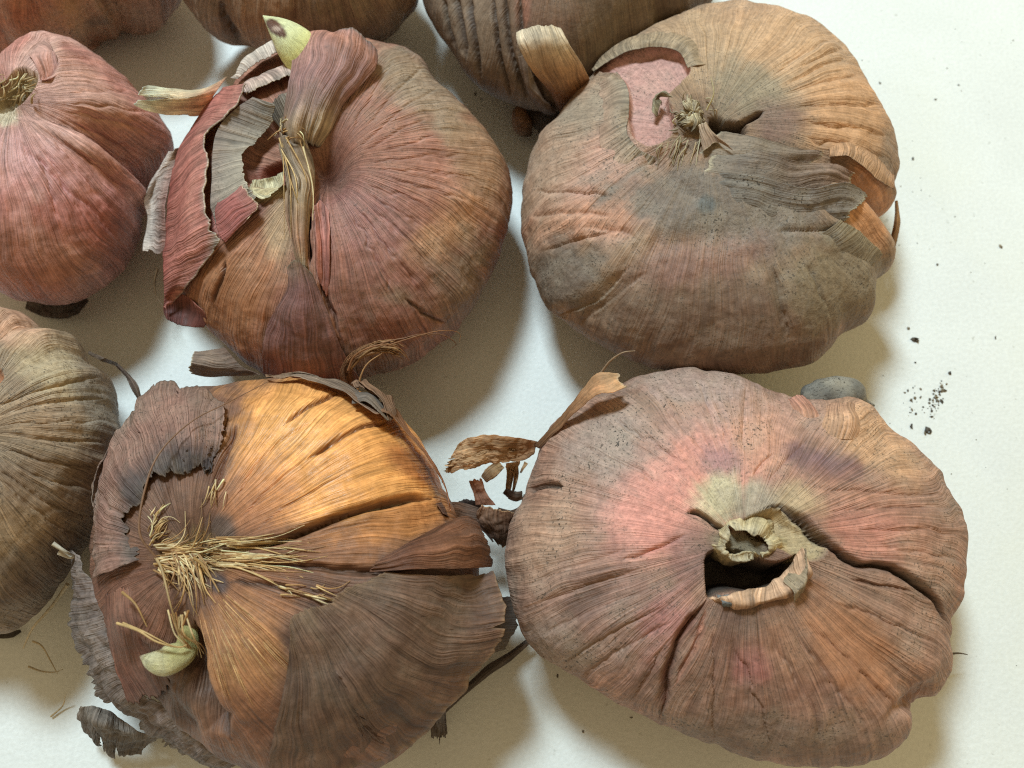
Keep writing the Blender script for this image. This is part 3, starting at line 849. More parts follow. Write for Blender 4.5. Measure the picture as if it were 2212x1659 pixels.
for k, (x0, y0, x1, y1) in enumerate([(1280, 480, 1700, 470), (1240, 420, 1640, 330), (1290, 540, 1735, 600), (1250, 380, 1560, 250), (1330, 600, 1700, 690), (1200, 330, 1480, 170), (1300, 300, 1560, 200),
                                      (1340, 1150, 1450, 1430), (1200, 1150, 1270, 1480), (300, 720, 560, 640), (140, 850, 500, 870), (120, 960, 480, 960), (160, 1110, 520, 1010)]):
    mx, my = (x0 + x1) / 2, (y0 + y1) / 2 - 12
    b.crack(c2((x0, y0), (mx, my), (x1, y1)), 7, .035, .04, 1 if k % 2 else -1, None, 26, 8)
b.dent(1480, 520, 160, 26, -10, .05); b.dent(1330, 560, 90, 26, -40, -.08); b.dent(1220, 640, 60, 40, -40, -.06); b.dent(1285, 690, 30, 70, 60, .06)
b.dent(1780, 330, 60, 26, 30, .10); b.dent(1500, 300, 90, 70, 0, .12)
b.build(C(158, 124, 98), C(142, 112, 90), colC=C(178, 134, 104), dimple=(.15, 50), dirt=.8, lobes=.10, ribs=.035, smoothness=.4)
# skin edges either side of the bare orange strip
b.sheet([c2((1436, 694, .08), (1510, 692, .18), (1570, 735, .2), (1640, 790, .18), (1708, 834, .12)), c2((1440, 672, .06), (1520, 665, .12), (1590, 705, .12), (1660, 757, .1), (1720, 806, .06)), c2((1440, 630, -.04), (1535, 620, -.04), (1615, 660, -.04), (1690, 710, -.04), (1735, 770, -.04))],
        [C(178, 134, 98), C(190, 142, 104), C(192, 144, 106)], seed=8, rag=(.12, 0, 0, 0), ragf=8, edge=C(140, 106, 78), dirt=.3, nu=110, nv=44, ribs=.02)
b.sheet([c2((1490, 965, .05), (1545, 1000, .11), (1610, 1055, .12), (1672, 1112, .08)), c2((1450, 1000, .02), (1500, 1050, .06), (1565, 1105, .06), (1640, 1150, .04)), c2((1390, 1040, -.05), (1440, 1110, -.04), (1500, 1170, -.04), (1590, 1210, -.04))],
        [C(136, 116, 88), C(130, 110, 86), C(128, 108, 84)], seed=9, rag=(.12, 0, 0, 0), ragf=8, edge=C(150, 126, 92), dirt=.9, nu=100, nv=44, fuzz=.4)
# torn grey sheets right of the neck
G1, G2, G3 = C(124, 112, 98), C(140, 118, 102), C(150, 124, 104)
b.sheet([c2((960, 585, -.02), (900, 640, .02), (850, 680, -.04)), c2((1100, 600, .10), (1060, 660, .08), (1020, 730, -.04)), c2((1290, 655, .12), (1250, 690, .12), (1180, 760, -.04)),
         c2((1425, 665, .14), (1405, 690, .13), (1350, 760, -.03))], [C(150, 126, 104), C(134, 116, 100), C(138, 110, 96)], seed=1, rag=(.05, .10, .10, .0), ragf=6, fuzz=.55, edge=C(196, 176, 146), dirt=.6, ribs=.025, wav=.05)
b.sheet([c2((930, 640, -.02), (890, 720, .0), (830, 790, -.05)), c2((1120, 660, .16), (1100, 740, .06), (1040, 830, -.05)), c2((1290, 712, .18), (1270, 780, .10), (1200, 880, -.05)),
         c2((1450, 720, .18), (1430, 775, .14), (1360, 860, -.02)), c2((1556, 752, .18), (1550, 795, .14), (1480, 840, .04))], [C(124, 110, 96), C(128, 108, 94), C(146, 118, 102), C(150, 114, 98)], seed=2, rag=(.05, .10, .12, .0), ragf=7, fuzz=.55, edge=C(204, 184, 150), dirt=.6, ribs=.03, wav=.06)
b.sheet([c2((880, 740, -.04), (880, 820, -.03), (860, 900, -.06)), c2((1100, 770, .06), (1090, 860, .02), (1040, 960, -.06)), c2((1330, 825, .16), (1300, 910, .06), (1230, 1010, -.06)),
         c2((1480, 812, .20), (1480, 890, .12), (1400, 1005, -.05)), c2((1612, 855, .20), (1585, 915, .14), (1520, 975, .03))], [C(116, 106, 96), C(122, 108, 98), C(126, 110, 100), C(132, 116, 102)], seed=3, rag=(.05, .12, .12, .0), ragf=7, fuzz=.55, edge=C(180, 166, 140), dirt=1, ribs=.03, wav=.07, crinkle=.02)
b.sheet([c2((415, 330, .14), (480, 285, .17), (560, 240, .18), (640, 216, .18), (705, 210, .17), (785, 232, .14), (826, 300, .08)), c2((408, 322, .12), (465, 268, .13), (545, 215, .12), (635, 188, .12), (715, 180, .12), (810, 205, .10), (860, 290, .05)),
         c2((398, 312, .06), (445, 245, .0), (530, 180, -.03), (630, 145, -.03), (730, 140, -.03), (850, 175, -.03), (920, 280, -.03))], [C(160, 138, 112), C(164, 138, 110), C(172, 142, 112)], seed=6, rag=(.10, 0, 0, 0), ragf=9, edge=C(120, 104, 88), dirt=.6, nu=150, nv=50)
b.sheet([c2((520, 330, .16), (545, 400, .14), (552, 500, .13), (560, 590, .10), (600, 650, .06), (680, 690, .02)), c2((480, 345, .10), (500, 420, .10), (505, 520, .08), (510, 620, .06), (560, 700, .02), (660, 730, -.02)),
         c2((420, 370, -.03), (430, 450, -.03), (430, 550, -.03), (440, 660, -.03), (520, 760, -.03), (640, 780, -.04))], [C(150, 132, 112), C(160, 134, 112), C(180, 144, 122)], seed=7, rag=(.10, 0, 0, 0), ragf=9, edge=C(130, 112, 96), dirt=.7, nu=130, nv=50)
b.sheet([c2((850, 560, .18), (890, 540, .25), (930, 600, .2)), c2((860, 620, .2), (920, 600, .3), (980, 640, .2)), c2((880, 690, .1), (950, 650, .18), (1030, 680, .1))],
        [C(190, 160, 130), C(168, 136, 110), C(150, 118, 96)], seed=4, rag=(.25, .1, .1, .1), ragf=5, edge=PALE, dirt=.4, nu=60, nv=50, ribs=.03)
b.sheet([c2((720, 470, .10), (700, 480, .25), (680, 530, .1)), c2((700, 445, .2), (680, 460, .36), (668, 520, .2)), c2((755, 450, .25), (720, 440, .42), (670, 455, .3))],
        [C(132, 116, 92), C(160, 146, 118), C(176, 162, 134)], seed=5, rag=(.1, .15, 0, 0), ragf=5, dirt=.5, nu=50, nv=40)
for k in range(17):
    a = math.radians(-150 + k * 21 + rnd.normal(0, 8)); r0 = rnd.uniform(0, 14); r1_ = rnd.uniform(48, 95)
    x0, y0 = 838 + r0 * math.cos(a), 505 + r0 * math.sin(a)
    if -70 < math.degrees(a) < 40: r1_ *= .45
    mid = .55 * r1_
    b.ribbon(c2((x0, y0, .14), (x0 + mid * math.cos(a), y0 + mid * math.sin(a), rnd.uniform(.10, .22)), (x0 + r1_ * math.cos(a + .3), y0 + r1_ * math.sin(a + .3), rnd.uniform(.0, .16))),
             [12, rnd.uniform(12, 22), rnd.uniform(6, 12)], [C(204, 186, 148), C(170, 150, 120), C(140, 122, 98)][:: rnd.choice([1, -1])], seed=20 + k, lift=.04, nu=12, nv=36, name='neck_shred', dirt=.5, twist=rnd.uniform(-1, 1), crinkle=.03, slits=((.4, .2, .4),))
ls = []
for k in range(22):
    x, y = c2((max(770, rnd.normal(830, 50)), rnd.normal(500, 40)))[0]
    a = rnd.uniform(-math.pi, math.pi); r = rnd.uniform(10, 24)
    ls.append([(x, y, .05), (x + .5 * r * math.cos(a), y + .5 * r * math.sin(a), rnd.uniform(.08, .2)), (x + r * math.cos(a + .5), y + r * math.sin(a + .5), rnd.uniform(.04, .2))])
for k in range(16):
    x, y = c2((rnd.uniform(680, 900), rnd.uniform(600, 660)))[0]
    ls.append([(x, y, .08), (x - 6 + rnd.normal(0, 5), y + 16, .05), (x - 12 + rnd.normal(0, 6), y + 38 + rnd.uniform(0, 16), .01)])
b.strands(ls, .014, [C(196, 178, 144), C(170, 150, 116), C(180, 150, 112), C(150, 132, 106)], kind='stuff')
b.strands([c2((900, 490, .1), (925, 440, .35), (915, 385, .5))], .018, [C(226, 212, 168)], 'loose_fibre')
b.ribbon([(1917, 572, .9, 1), (1928, 530, 1.1, 1), (1938, 480, 1.3, 1), (1936, 430, 1.4, 1)], [6, 16, 16, 5], [C(130, 96, 60), C(166, 120, 78)], seed=40, dirt=.2, lift=.05)

# ================================================================== tattered brown bulb with the orange bulge
b = Bulb('dark brown tattered bulb with a shiny orange bulge and a short pale green shoot',
         [(205, 1250), (200, 1150), (212, 1060), (250, 970), (310, 890), (380, 845), (480, 832), (580, 822), (680, 832), (770, 872), (845, 925), (900, 985), (945, 1050), (985, 1110),
          (1030, 1200), (1040, 1300), (1030, 1380), (990, 1460), (940, 1540), (860, 1620), (740, 1680), (620, 1690), (500, 1650), (400, 1580), (310, 1480), (245, 1380)], (400, 1205), 1.5, 1.85, 37)
OR1, OR2 = C(222, 150, 80), C(196, 122, 62)
b.patch(720, 1000, 260, 190, 25, OR1, 1, .35, .22, dirt=.05, gloss=.9)
b.patch(640, 930, 90, 80, 0, C(226, 160, 92), .8, .7, .3, gloss=.9)
b.patch(560, 1080, 110, 110, -50, C(186, 118, 74), .7, .7, .3, gloss=.6)
b.patch(880, 1030, 90, 30, 20, C(150, 84, 46), .7, .6, .4)
b.patch(870, 1075, 100, 24, 10, C(228, 156, 86), .7, .6, .4, gloss=.8)
b.patch(740, 1180, 300, 62, -10, C(140, 92, 62), .95, .4, .35, gloss=.4, dirt=.15)
b.patch(860, 1130, 160, 40, -14, C(186, 120, 66), .85, .5, .5, gloss=.5, dirt=.1)
b.patch(540, 1290, 130, 110, 30, C(158, 104, 70), .9, .5, .4, gloss=.45, dirt=.15)
b.patch(520, 1420, 110, 150, -15, C(176, 120, 74), .8, .6, .5, gloss=.4, dirt=.1)
b.patch(560, 1530, 120, 90, 0, C(128, 80, 54), .8)
b.patch(280, 1330, 90, 160, -15, C(128, 82, 64), .85, .5, .4)
b.patch(340, 1500, 90, 130, -35, C(98, 70, 56), .9, .5, .4)
b.patch(350, 1130, 110, 90, 0, C(120, 84, 66), .8, .5, .4)
b.patch(410, 1195, 75, 50, 0, C(190, 162, 118), .9, .6, .5)
b.patch(470, 1260, 40, 24, 30, C(92, 78, 78), .9, .6, .5)
b.patch(475, 1140, 34, 40, -30, C(96, 80, 74), .85, .6, .5)
b.crack(c3((560, 830), (650, 812), (760, 795), (900, 770), (1060, 708), (1200, 672), (1350, 640), (1470, 620)), 7, .16, .13, -1, C(84, 50, 32), 50, 4)
b.crack(c3((880, 350), (960, 300), (1080, 255)), 4, .06, .05, -1, C(130, 78, 40), 24, 3)
b.crack(c3((980, 480), (1130, 410), (1250, 380)), 4, .06, .05, -1, C(130, 78, 40), 24, 3)
b.crack(c3((700, 330), (640, 470), (600, 600)), 7, .08, .04, 1, C(110, 64, 40), 30, 3)
b.crack(c3((760, 760), (880, 660), (1000, 600), (1150, 540)), 3, .03, .02, 1, None, 24, 4)
b.crack(c3((700, 720), (800, 600), (940, 500), (1100, 440)), 3, .03, .02, 1, None, 24, 4)
b.crack(c3((680, 650), (760, 500), (880, 400), (1040, 330)), 3, .03, .02, 1, None, 24, 4)
b.crack(c3((660, 870), (900, 880), (1200, 900), (1400, 890)), 9, .12, .04, 1, C(84, 54, 38), 30, 5)
b.crack(c3((660, 940), (800, 950), (950, 980)), 9, .08, .03, 1, C(90, 60, 44), 24, 5)
b.crack(c3((250, 1130), (330, 1300), (430, 1450), (560, 1600)), 26, .22, .0, 1, C(70, 50, 42), 30, 5)
b.crack(c3((520, 1100), (530, 1250), (590, 1400), (680, 1540)), 26, .38, .12, -1, C(74, 50, 38), 60, 5)
b.dent(790, 960, 170, 130, 25, -.32); b.dent(540, 1420, 90, 150, -10, -.16); b.dent(430, 1200, 90, 70, 0, .22); b.dent(385, 1400, 50, 70, 0, .30)
b.build(C(122, 82, 62), C(104, 72, 58), colC=C(142, 96, 68), dimple=(.2, 50), dirt=.3, gloss=.25, lobes=.08, ribs=.03, fine=.014)
MV, MV2, DG, DB = C(148, 108, 94), C(134, 96, 82), C(92, 80, 76), C(104, 76, 62)
# big outer skin folded back over the far side
b.sheet([c3((362, 850, .0), (335, 770, -.03), (352, 690, -.03), (415, 620, -.02), (480, 575, .02), (535, 555, .04), (590, 570, .04)),
         c3((260, 885, .14), (225, 740, .16), (255, 600, .18), (350, 480, .2), (440, 420, .2), (540, 420, .18), (640, 440, .08)),
         c3((190, 910, .14), (165, 700, .14), (205, 500, .2), (310, 360, .24), (400, 270, .25), (530, 280, .2), (672, 350, .1)),
         c3((128, 932, .12), (140, 680, .14), (180, 450, .24), (285, 300, .3), (390, 150, .38), (540, 172, .3), (695, 250, .14))],
        [C(70, 62, 62), C(96, 78, 74), MV, MV, C(140, 108, 94), C(134, 102, 86)], seed=1, rag=(.26, .20, 0, .05), ragf=11, edge=C(110, 92, 82), dirt=.7, nu=300, nv=120, ribs=.03, wav=.09,
        slits=((.30, .02, .16), (.40, .016, .22), (.47, .02, .18), (.56, .03, .2), (.68, .012, .12), (.80, .03, .14)), crinkle=.03)
# rim ribbon on the left
b.ribbon([(212, 985, 1.6, 1), (196, 1040, 1.5, 1), (186, 1110, 1.4, 1), (172, 1170, 1.3, 1), (154, 1216, 1.15, 1)], [22, 26, 30, 30, 14], [C(134, 112, 98), C(124, 102, 92), C(110, 92, 84)], seed=2, twist=.5, dirt=.5, crinkle=.02)
# long tattered band along the lower left
b.sheet([[(174, 1200, 1.9, 1), (208, 1255, 2.15, 1), (252, 1292, 2.4, 1), (248, 1351, 2.4, 1), (256, 1408, 2.35, 1), (286, 1460, 2.3, 1), (328, 1496, 2.2, 1), (380, 1538, 2.1, 1), (424, 1570, 2.0, 1), (478, 1600, 1.9, 1), (540, 1636, 1.6, 1)],
         [(150, 1190, 1.8, 1), (172, 1256, 1.95, 1), (190, 1310, 2.1, 1), (190, 1368, 2.1, 1), (206, 1435, 2.0, 1), (240, 1480, 1.95, 1), (282, 1520, 1.85, 1), (332, 1560, 1.75, 1), (382, 1596, 1.65, 1), (434, 1630, 1.5, 1), (492, 1652, 1.3, 1)],
         [(124, 1183, 1.3, 1), (144, 1253, 1.4, 1), (136, 1323, 1.4, 1), (142, 1384, 1.35, 1), (160, 1457, 1.3, 1), (196, 1497, 1.2, 1), (240, 1540, 1.15, 1), (290, 1574, 1.1, 1), (344, 1612, 1.0, 1), (394, 1645, .8, 1), (452, 1660, .7, 1)]],
        [C(116, 98, 90), C(128, 108, 100), C(118, 100, 92), C(106, 92, 84)], seed=3, rag=(.25, .35, 0, 0), ragf=18, edge=C(136, 122, 110), dirt=.6, nu=300, nv=60, wav=.14, crinkle=.06)
# curled leaf at the bottom left
b.sheet([[(176, 1520, .95, 1), (215, 1528, 1.0, 1), (262, 1552, .95, 1), (338, 1604, .8, 1)], [(174, 1545, .7, 1), (210, 1560, 1.15, 1), (262, 1585, 1.0, 1), (332, 1614, .6, 1)],
         [(190, 1580, .3, 1), (215, 1590, .8, 1), (258, 1612, .6, 1), (312, 1624, .3, 1)], [(206, 1606, .1, 1), (228, 1626, .2, 1), (262, 1634, .15, 1), (306, 1630, .1, 1)]],
        [C(118, 104, 94), C(104, 90, 80), C(92, 78, 68)], seed=4, rag=(.05, .2, .03, .03), ragf=7, edge=C(150, 130, 112), dirt=.5, nu=110, nv=60, wav=.12, crinkle=.05, slits=((.33, .05, .35), (.62, .04, .3)))
b.ribbon([(420, 1590, .9, 1), (470, 1612, .85, 1), (510, 1632, .7, 1), (545, 1655, .4, 1)], [50, 46, 36, 20], [C(100, 86, 76), C(128, 110, 94)], seed=5, dirt=.4, slits=((.3, .12, .5), (.7, .1, .6)), crinkle=.04)
# skin over the lower left, beside the shoot
b.sheet([c3((310, 930, -.04), (250, 950, .04), (185, 960, .02)), c3((345, 1080, -.04), (270, 1110, .08), (200, 1120, .05)), c3((405, 1230, -.04), (310, 1260, .07), (225, 1290, .04)), c3((480, 1400, -.05), (390, 1430, .0), (290, 1440, -.04))],
        [C(142, 90, 68), C(124, 82, 68), C(128, 80, 64), C(96, 68, 56)], name='inner_skin', seed=6, rag=(.10, .16, .12, .10), ragf=5, dirt=.4, ribs=.03)
# broad brown skins at the lower right
b.sheet([c3((902, 1165, .14), (905, 1050, .16), (1000, 1010, .16), (1090, 960, .18), (1240, 912, .14)), c3((880, 1300, .12), (1000, 1240, .16), (1150, 1170, .18), (1290, 1060, .18), (1440, 908, .16)),
         c3((845, 1460, .12), (1050, 1440, .16), (1290, 1330, .18), (1500, 1160, .2), (1600, 905, .22)), c3((812, 1660, .14), (1090, 1690, .16), (1380, 1560, .2), (1650, 1300, .3), (1760, 1100, .34), (1690, 885, .32))],
        [C(126, 100, 80), C(116, 86, 70), C(108, 80, 66), C(104, 76, 60), C(104, 74, 58), C(110, 76, 58)], seed=7, rag=(.08, .08, .02, .02), ragf=12, edge=C(140, 108, 82), dirt=.45, gloss=.1, nu=260, nv=130, wav=.06, ribs=.024,
        slits=((.33, .016, .17), (.80, .014, .12)))
b.sheet([c3((1195, 893, .10), (1225, 865, .12), (1260, 835, .1)), c3((1380, 888, .22), (1370, 830, .26), (1380, 775, .2)), c3((1560, 888, .36), (1540, 800, .4), (1530, 705, .34)), c3((1700, 880, 1.55, 1), (1690, 800, 1.7, 1), (1640, 700, 1.75, 1))],
        [C(120, 78, 56), C(116, 72, 52), C(122, 78, 54), C(112, 76, 58)], seed=8, rag=(.04, .12, .02, .02), ragf=7, dirt=.15, gloss=.3, nu=100, nv=110, ribs=.03)
b.sheet([c3((1460, 640, .05), (1490, 680, .06)), c3((1540, 630, 1.5, 1), (1560, 720, 1.5, 1)), c3((1620, 650, 1.3, 1), (1640, 740, 1.3, 1)), c3((1690, 700, 1.1, 1), (1700, 800, 1.1, 1))],
        [C(130, 84, 60), C(96, 66, 52), C(70, 54, 46)], seed=9, rag=(0, .15, 0, .05), dirt=.3, nu=50, nv=60)
b.sheet([c3((1560, 1020, 1.2, 1), (1540, 1130, 1.1, 1), (1500, 1220, 1.0, 1)), c3((1680, 1000, 1.0, 1), (1680, 1110, .95, 1), (1640, 1220, .8, 1)), c3((1770, 990, .8, 1), (1790, 1100, .8, 1), (1740, 1200, .6, 1))],
        [C(112, 82, 64), C(98, 76, 62), C(86, 72, 62)], seed=16, rag=(0, .12, .04, .04), dirt=.5, nu=70, nv=60)
b.sheet([c3((1420, 1420, .1), (1500, 1380, .1)), c3((1470, 1500, .9, 1), (1510, 1460, .95, 1)), c3((1480, 1570, .6, 1), (1512, 1555, .6, 1))],
        [C(104, 80, 68), C(92, 76, 68)], seed=17, rag=(0, .3, .1, .1), dirt=.5, nu=40, nv=40)
# strip curling along the orange bulge
b.ribbon([(575, 820, .16), (625, 815, .18), (681, 828, .2), (737, 850, .22), (793, 890, .24), (832, 900, .3), (871, 944, .22), (914, 1000, .24), (946, 1062, .24), (962, 1120, .2)],
         [12, 26, 34, 30, 34, 40, 26, 28, 26, 6], [C(150, 112, 82), C(140, 116, 98), C(128, 108, 94), C(138, 96, 68), C(166, 104, 66), C(170, 104, 64)], seed=10, twist=1.1, nu=30, nv=240, dirt=.3, gloss=.2, rag=(.0, .05, .2, .2), ragf=12)
b.ribbon([(760, 872, .2), (790, 880, .34), (815, 905, .3), (835, 920, .26)], [26, 30, 26, 10], [C(110, 96, 88), C(140, 122, 108)], seed=11, twist=.8, dirt=.4)
b.ribbon([(835, 915, .3), (815, 878, .42), (780, 850, .42), (762, 826, .4)], [20, 22, 24, 20], [C(124, 92, 70), C(140, 102, 76)], seed=12, twist=.4, dirt=.3)
# dry root strip on the table
b.ribbon([(1145, 1382, .30, 1), (1100, 1418, .25, 1), (1060, 1444, .22, 1), (1020, 1478, .2, 1), (990, 1504, .2, 1), (948, 1542, .25, 1)], [10, 20, 24, 16, 16, 12], [C(86, 70, 62), C(80, 64, 56)], name='root_strip', seed=13, dirt=.5, lift=.04, thick=.03)
b.sheet([[(930, 1536, .3, 1), (960, 1538, .3, 1)], [(928, 1570, .4, 1), (966, 1572, .3, 1)], [(930, 1598, .3, 1), (969, 1606, .2, 1)]], [C(96, 80, 72), C(84, 68, 60)], name='root_strip', seed=14, rag=(0, .35, .05, .05), ragf=5, dirt=.4, nu=40, nv=40, crinkle=.04)
# short shoot
def shoot2(px, P, t):
    g = smooth(.35, .9, t)[..., None]
    c = C(196, 184, 116) * (1 - g) + C(232, 220, 176) * g + 0 * P
    m = (smooth(.86, 1.0, t + .06 * fbm(P * 6, 2, 8)))[..., None]
    k = smooth(.1, .6, fbm(P * 5, 3, 9))[..., None] * .45
    c = c * (1 - k) + C(168, 160, 90) * k
    return c * (1 - m) + C(196, 170, 136) * m
b.blob([(408, 1335, -.30), (408, 1362, -.02), (405, 1390, .14), (390, 1411, .22), (367, 1422, .26), (346, 1419, .26), (320, 1412, .26)], [.08, .12, .15, .18, .19, .13, .012], shoot2, 'shoot', M_SHOOT, noise=.02, flat=.8, dirt=.15, gloss=.25, label='short pale green hooked shoot')
b.strands([[(372 + k * 6, 1318 + rnd.uniform(-8, 8), .22), (388 + k * 4 + rnd.normal(0, 3), 1350, .34), (398 + k * 4 + rnd.normal(0, 4), 1385 + rnd.uniform(-6, 10), .36), (404 + k * 5, 1412 + rnd.uniform(-8, 14), .2)] for k in range(9)], .012, STRAW, 'loose_fibre', kind='stuff')
# straw at the neck
ls = []
def tuft(n, x0, x1, y0, y1, a0, da, r0, r1, h, bend=.1):
    for k in range(n):
        x, y = rnd.uniform(x0, x1), rnd.uniform(y0, y1)
        a = rnd.normal(a0, da); r = rnd.uniform(r0, r1); w = rnd.normal(0, bend)
        ls.append([(x, y, h * .6), (x + .35 * r * math.cos(a), y + .35 * r * math.sin(a), h), (x + .7 * r * math.cos(a + w), y + .7 * r * math.sin(a + w), h * .7), (x + r * math.cos(a + 2 * w), y + r * math.sin(a + 2 * w), h * .15)])
tuft(90, 335, 400, 1176, 1226, -.12, .17, 50, 125, .12, .16)
tuft(40, 370, 440, 1190, 1240, 1.2, .25, 40, 110, .16, .2)
tuft(26, 330, 380, 1200, 1240, .5, .5, 30, 70, .14, .25)
fine_ls = []
for k in range(60):
    a = rnd.uniform(.62, 1.3); r = rnd.uniform(120, 260); l = rnd.uniform(50, 130)
    fine_ls.append([(395 + q * math.cos(a), 1205 + q * math.sin(a), h) for q, h in ((r, .0), (r + l * .5, .03), (r + l, .0))])
tuft(60, 450, 520, 1160, 1225, .07, .08, 60, 200, .035, .05)
tuft(22, 322, 350, 1110, 1185, -.9, .25, 20, 46, .07, .15)
tuft(9, 445, 500, 1035, 1065, 1.9, .15, 26, 50, .07, .1)
tuft(14, 600, 700, 1262, 1292, .25, .12, 30, 80, .06, .08)
b.strands(fine_ls, .0065, [C(186, 130, 82), C(200, 148, 96), C(214, 170, 116)], 'skin_fibre', kind='stuff', n=10)
b.strands(ls, .0115, STRAW + STRAW + [C(176, 132, 88), C(150, 112, 76)], kind='stuff', n=12)
b.strands([[(345, 1215, .3), (326, 1150, .5), (345, 1050, .5), (372, 985, .45), (430, 930, .4), (500, 890, .35), (585, 840, .25)]], .016, [C(132, 96, 72)], 'loose_fibre', n=50)
b.strands([[(345, 1215, .35), (360, 1250, .4), (385, 1300, .4), (405, 1345, .35)]], .02, [C(170, 140, 96)], 'loose_fibre', n=24)
b.strands([[(270, 1330, .3), (310, 1345, .4), (350, 1370, .45), (385, 1378, .45), (400, 1370, .4)], [(285, 1335, .3), (330, 1350, .42), (372, 1378, .45), (398, 1384, .4)], [(282, 1286, .25), (310, 1300, .3), (338, 1345, .35)],
           [(395, 1180, .3), (430, 1165, .4), (448, 1140, .42), (452, 1115, .35)], [(420, 1225, .35), (460, 1245, .35), (482, 1285, .2)], [(375, 1245, .4), (400, 1262, .4), (430, 1290, .3)]], .018, [C(184, 140, 82), C(200, 165, 110)], 'loose_fibre', kind='stuff', n=24)
b.strands([[(146, 1262, 1.0, 1), (120, 1300, .8, 1), (98, 1326, .7, 1), (70, 1358, .6, 1), (50, 1400, .4, 1)]], .035, [C(206, 188, 158)], 'root_fibre', n=24)
b.strands([[(70, 1385, .5, 1), (90, 1395, .4, 1), (108, 1425, .2, 1), (124, 1455, .12, 1)], [(62, 1440, .1, 1), (90, 1450, .3, 1), (118, 1452, .4, 1), (135, 1446, .5, 1)], [(110, 1548, .05, 1), (135, 1525, .1, 1), (142, 1500, .3, 1)]], .016, [C(196, 172, 132)], 'root_fibre', kind='stuff')

# ================================================================== pink-brown bulb with the black hole
b = Bulb('pinkish brown bulb with a black hole beside its dry neck stub',
         [(1100, 1210), (1108, 1130), (1140, 1050), (1165, 970), (1205, 912), (1270, 858), (1330, 826), (1400, 802), (1500, 792), (1600, 808), (1680, 842), (1740, 862), (1800, 870), (1860, 884), (1920, 920),
          (1990, 970), (2042, 1032), (2078, 1110), (2090, 1200), (2076, 1290), (2056, 1350), (2062, 1410), (2042, 1475), (1975, 1526), (1950, 1590), (1870, 1640), (1750, 1656), (1640, 1642), (1540, 1606),
          (1420, 1560), (1300, 1500), (1205, 1440), (1150, 1396), (1114, 1310)], (1610, 1170), 1.5, 1.6, 53)
b.patch(1500, 1010, 330, 170, -25, C(182, 140, 126), .9, .6, .4, dirt=1)
b.patch(1560, 1040, 150, 110, 30, C(216, 142, 124), .9, .6, .45, dirt=.5)
b.patch(1410, 1130, 110, 140, 35, C(220, 144, 128), .9, .6, .45, dirt=.4)
b.patch(1650, 960, 90, 90, 0, C(206, 146, 120), .8, .6, .45)
b.patch(1560, 1000, 60, 50, 0, C(150, 112, 116), .7, .7, .6, dirt=1)
b.patch(1300, 960, 120, 80, -40, C(160, 136, 124), .8, .6, .5, dirt=1)
b.patch(1190, 1160, 90, 130, 10, C(178, 136, 110), .85, .6, .5)
b.patch(1500, 830, 170, 50, 0, C(164, 136, 126), .8, .5, .5, dirt=1)
b.patch(1900, 960, 140, 70, 35, C(200, 150, 112), .9, .6, .4)
b.patch(1780, 1000, 120, 42, 20, C(116, 84, 86), .9, .6, .55, dirt=.2)
b.patch(1850, 1110, 200, 90, 15, C(168, 116, 94), .85, .6, .4, dirt=.3)
b.patch(1860, 1150, 90, 70, 20, C(196, 122, 104), .6, .7, .5)
b.patch(1560, 1075, 70, 62, 0, C(202, 186, 150), .95, .6, .5, dirt=.5)
b.patch(1640, 1090, 90, 60, 0, C(176, 160, 140), .9, .6, .5, dirt=.5)
b.patch(1720, 1080, 70, 40, 20, C(182, 152, 116), .8, .6, .5)
b.patch(1490, 1200, 60, 80, 0, C(150, 108, 100), .8, .7, .4)
b.patch(1600, 1175, 75, 34, 10, C(160, 142, 114), 1, .5, .3)
b.patch(1330, 1320, 190, 150, 40, C(150, 112, 98), .85, .6, .5, dirt=.8)
b.patch(1265, 1290, 70, 40, -35, C(112, 84, 72), .8, .7, .5)
b.patch(1440, 1350, 100, 60, -60, C(178, 112, 106), .7, .7, .5)
b.patch(1200, 1400, 100, 80, 40, C(150, 122, 106), .8, .6, .5, dirt=1)
b.patch(1650, 1440, 280, 130, 0, C(136, 94, 76), .9, .6, .4, dirt=.5)
b.patch(1620, 1440, 60, 50, 0, C(160, 96, 88), .7, .7, .5)
b.patch(1840, 1390, 190, 90, 45, C(166, 110, 76), .9, .6, .45, dirt=.2)
b.patch(1640, 1590, 260, 60, 0, C(124, 98, 82), .8, .6, .4, dirt=1)
b.patch(1600, 1330, 120, 50, 0, C(118, 88, 74), .8)
b.patch(1700, 1390, 60, 110, -20, C(150, 104, 78), .7)
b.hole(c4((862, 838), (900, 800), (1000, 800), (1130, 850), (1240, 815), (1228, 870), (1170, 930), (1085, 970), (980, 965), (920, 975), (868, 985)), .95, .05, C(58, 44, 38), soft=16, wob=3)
b.hole(c4((1000, 700), (1080, 650), (1150, 640), (1250, 700), (1330, 780), (1300, 840), (1220, 840), (1140, 790), (1060, 760)), .20, .06, C(190, 162, 120), soft=20, wob=3)
b.crack(c4((780, 662), (820, 655), (860, 670), (905, 705), (960, 722)), 5, .14, .05, -1, C(84, 68, 54), 18, 3)
b.crack(c4((1080, 640), (1150, 630), (1230, 680), (1300, 755), (1430, 848), (1560, 872), (1640, 905), (1720, 965), (1770, 1030), (1818, 1102)), 6, .20, .11, -1, C(70, 50, 40), 55, 4)
b.crack(c4((862, 1000), (830, 1050), (785, 1095), (735, 1200), (705, 1300), (690, 1400), (675, 1470)), 9, .16, .09, 1, C(120, 72, 56), 40, 7)
b.crack(c4((855, 1040), (830, 1160), (770, 1270), (740, 1340)), 6, .06, .05, -1, C(170, 112, 90), 24, 6)
b.crack(c4((155, 575), (230, 550), (300, 555)), 7, .14, .04, 1, DARK, 24, 3)
b.crack(c4((1420, 915), (1550, 945), (1690, 970)), 4, .05, .05, 1, C(120, 80, 60), 24, 3)
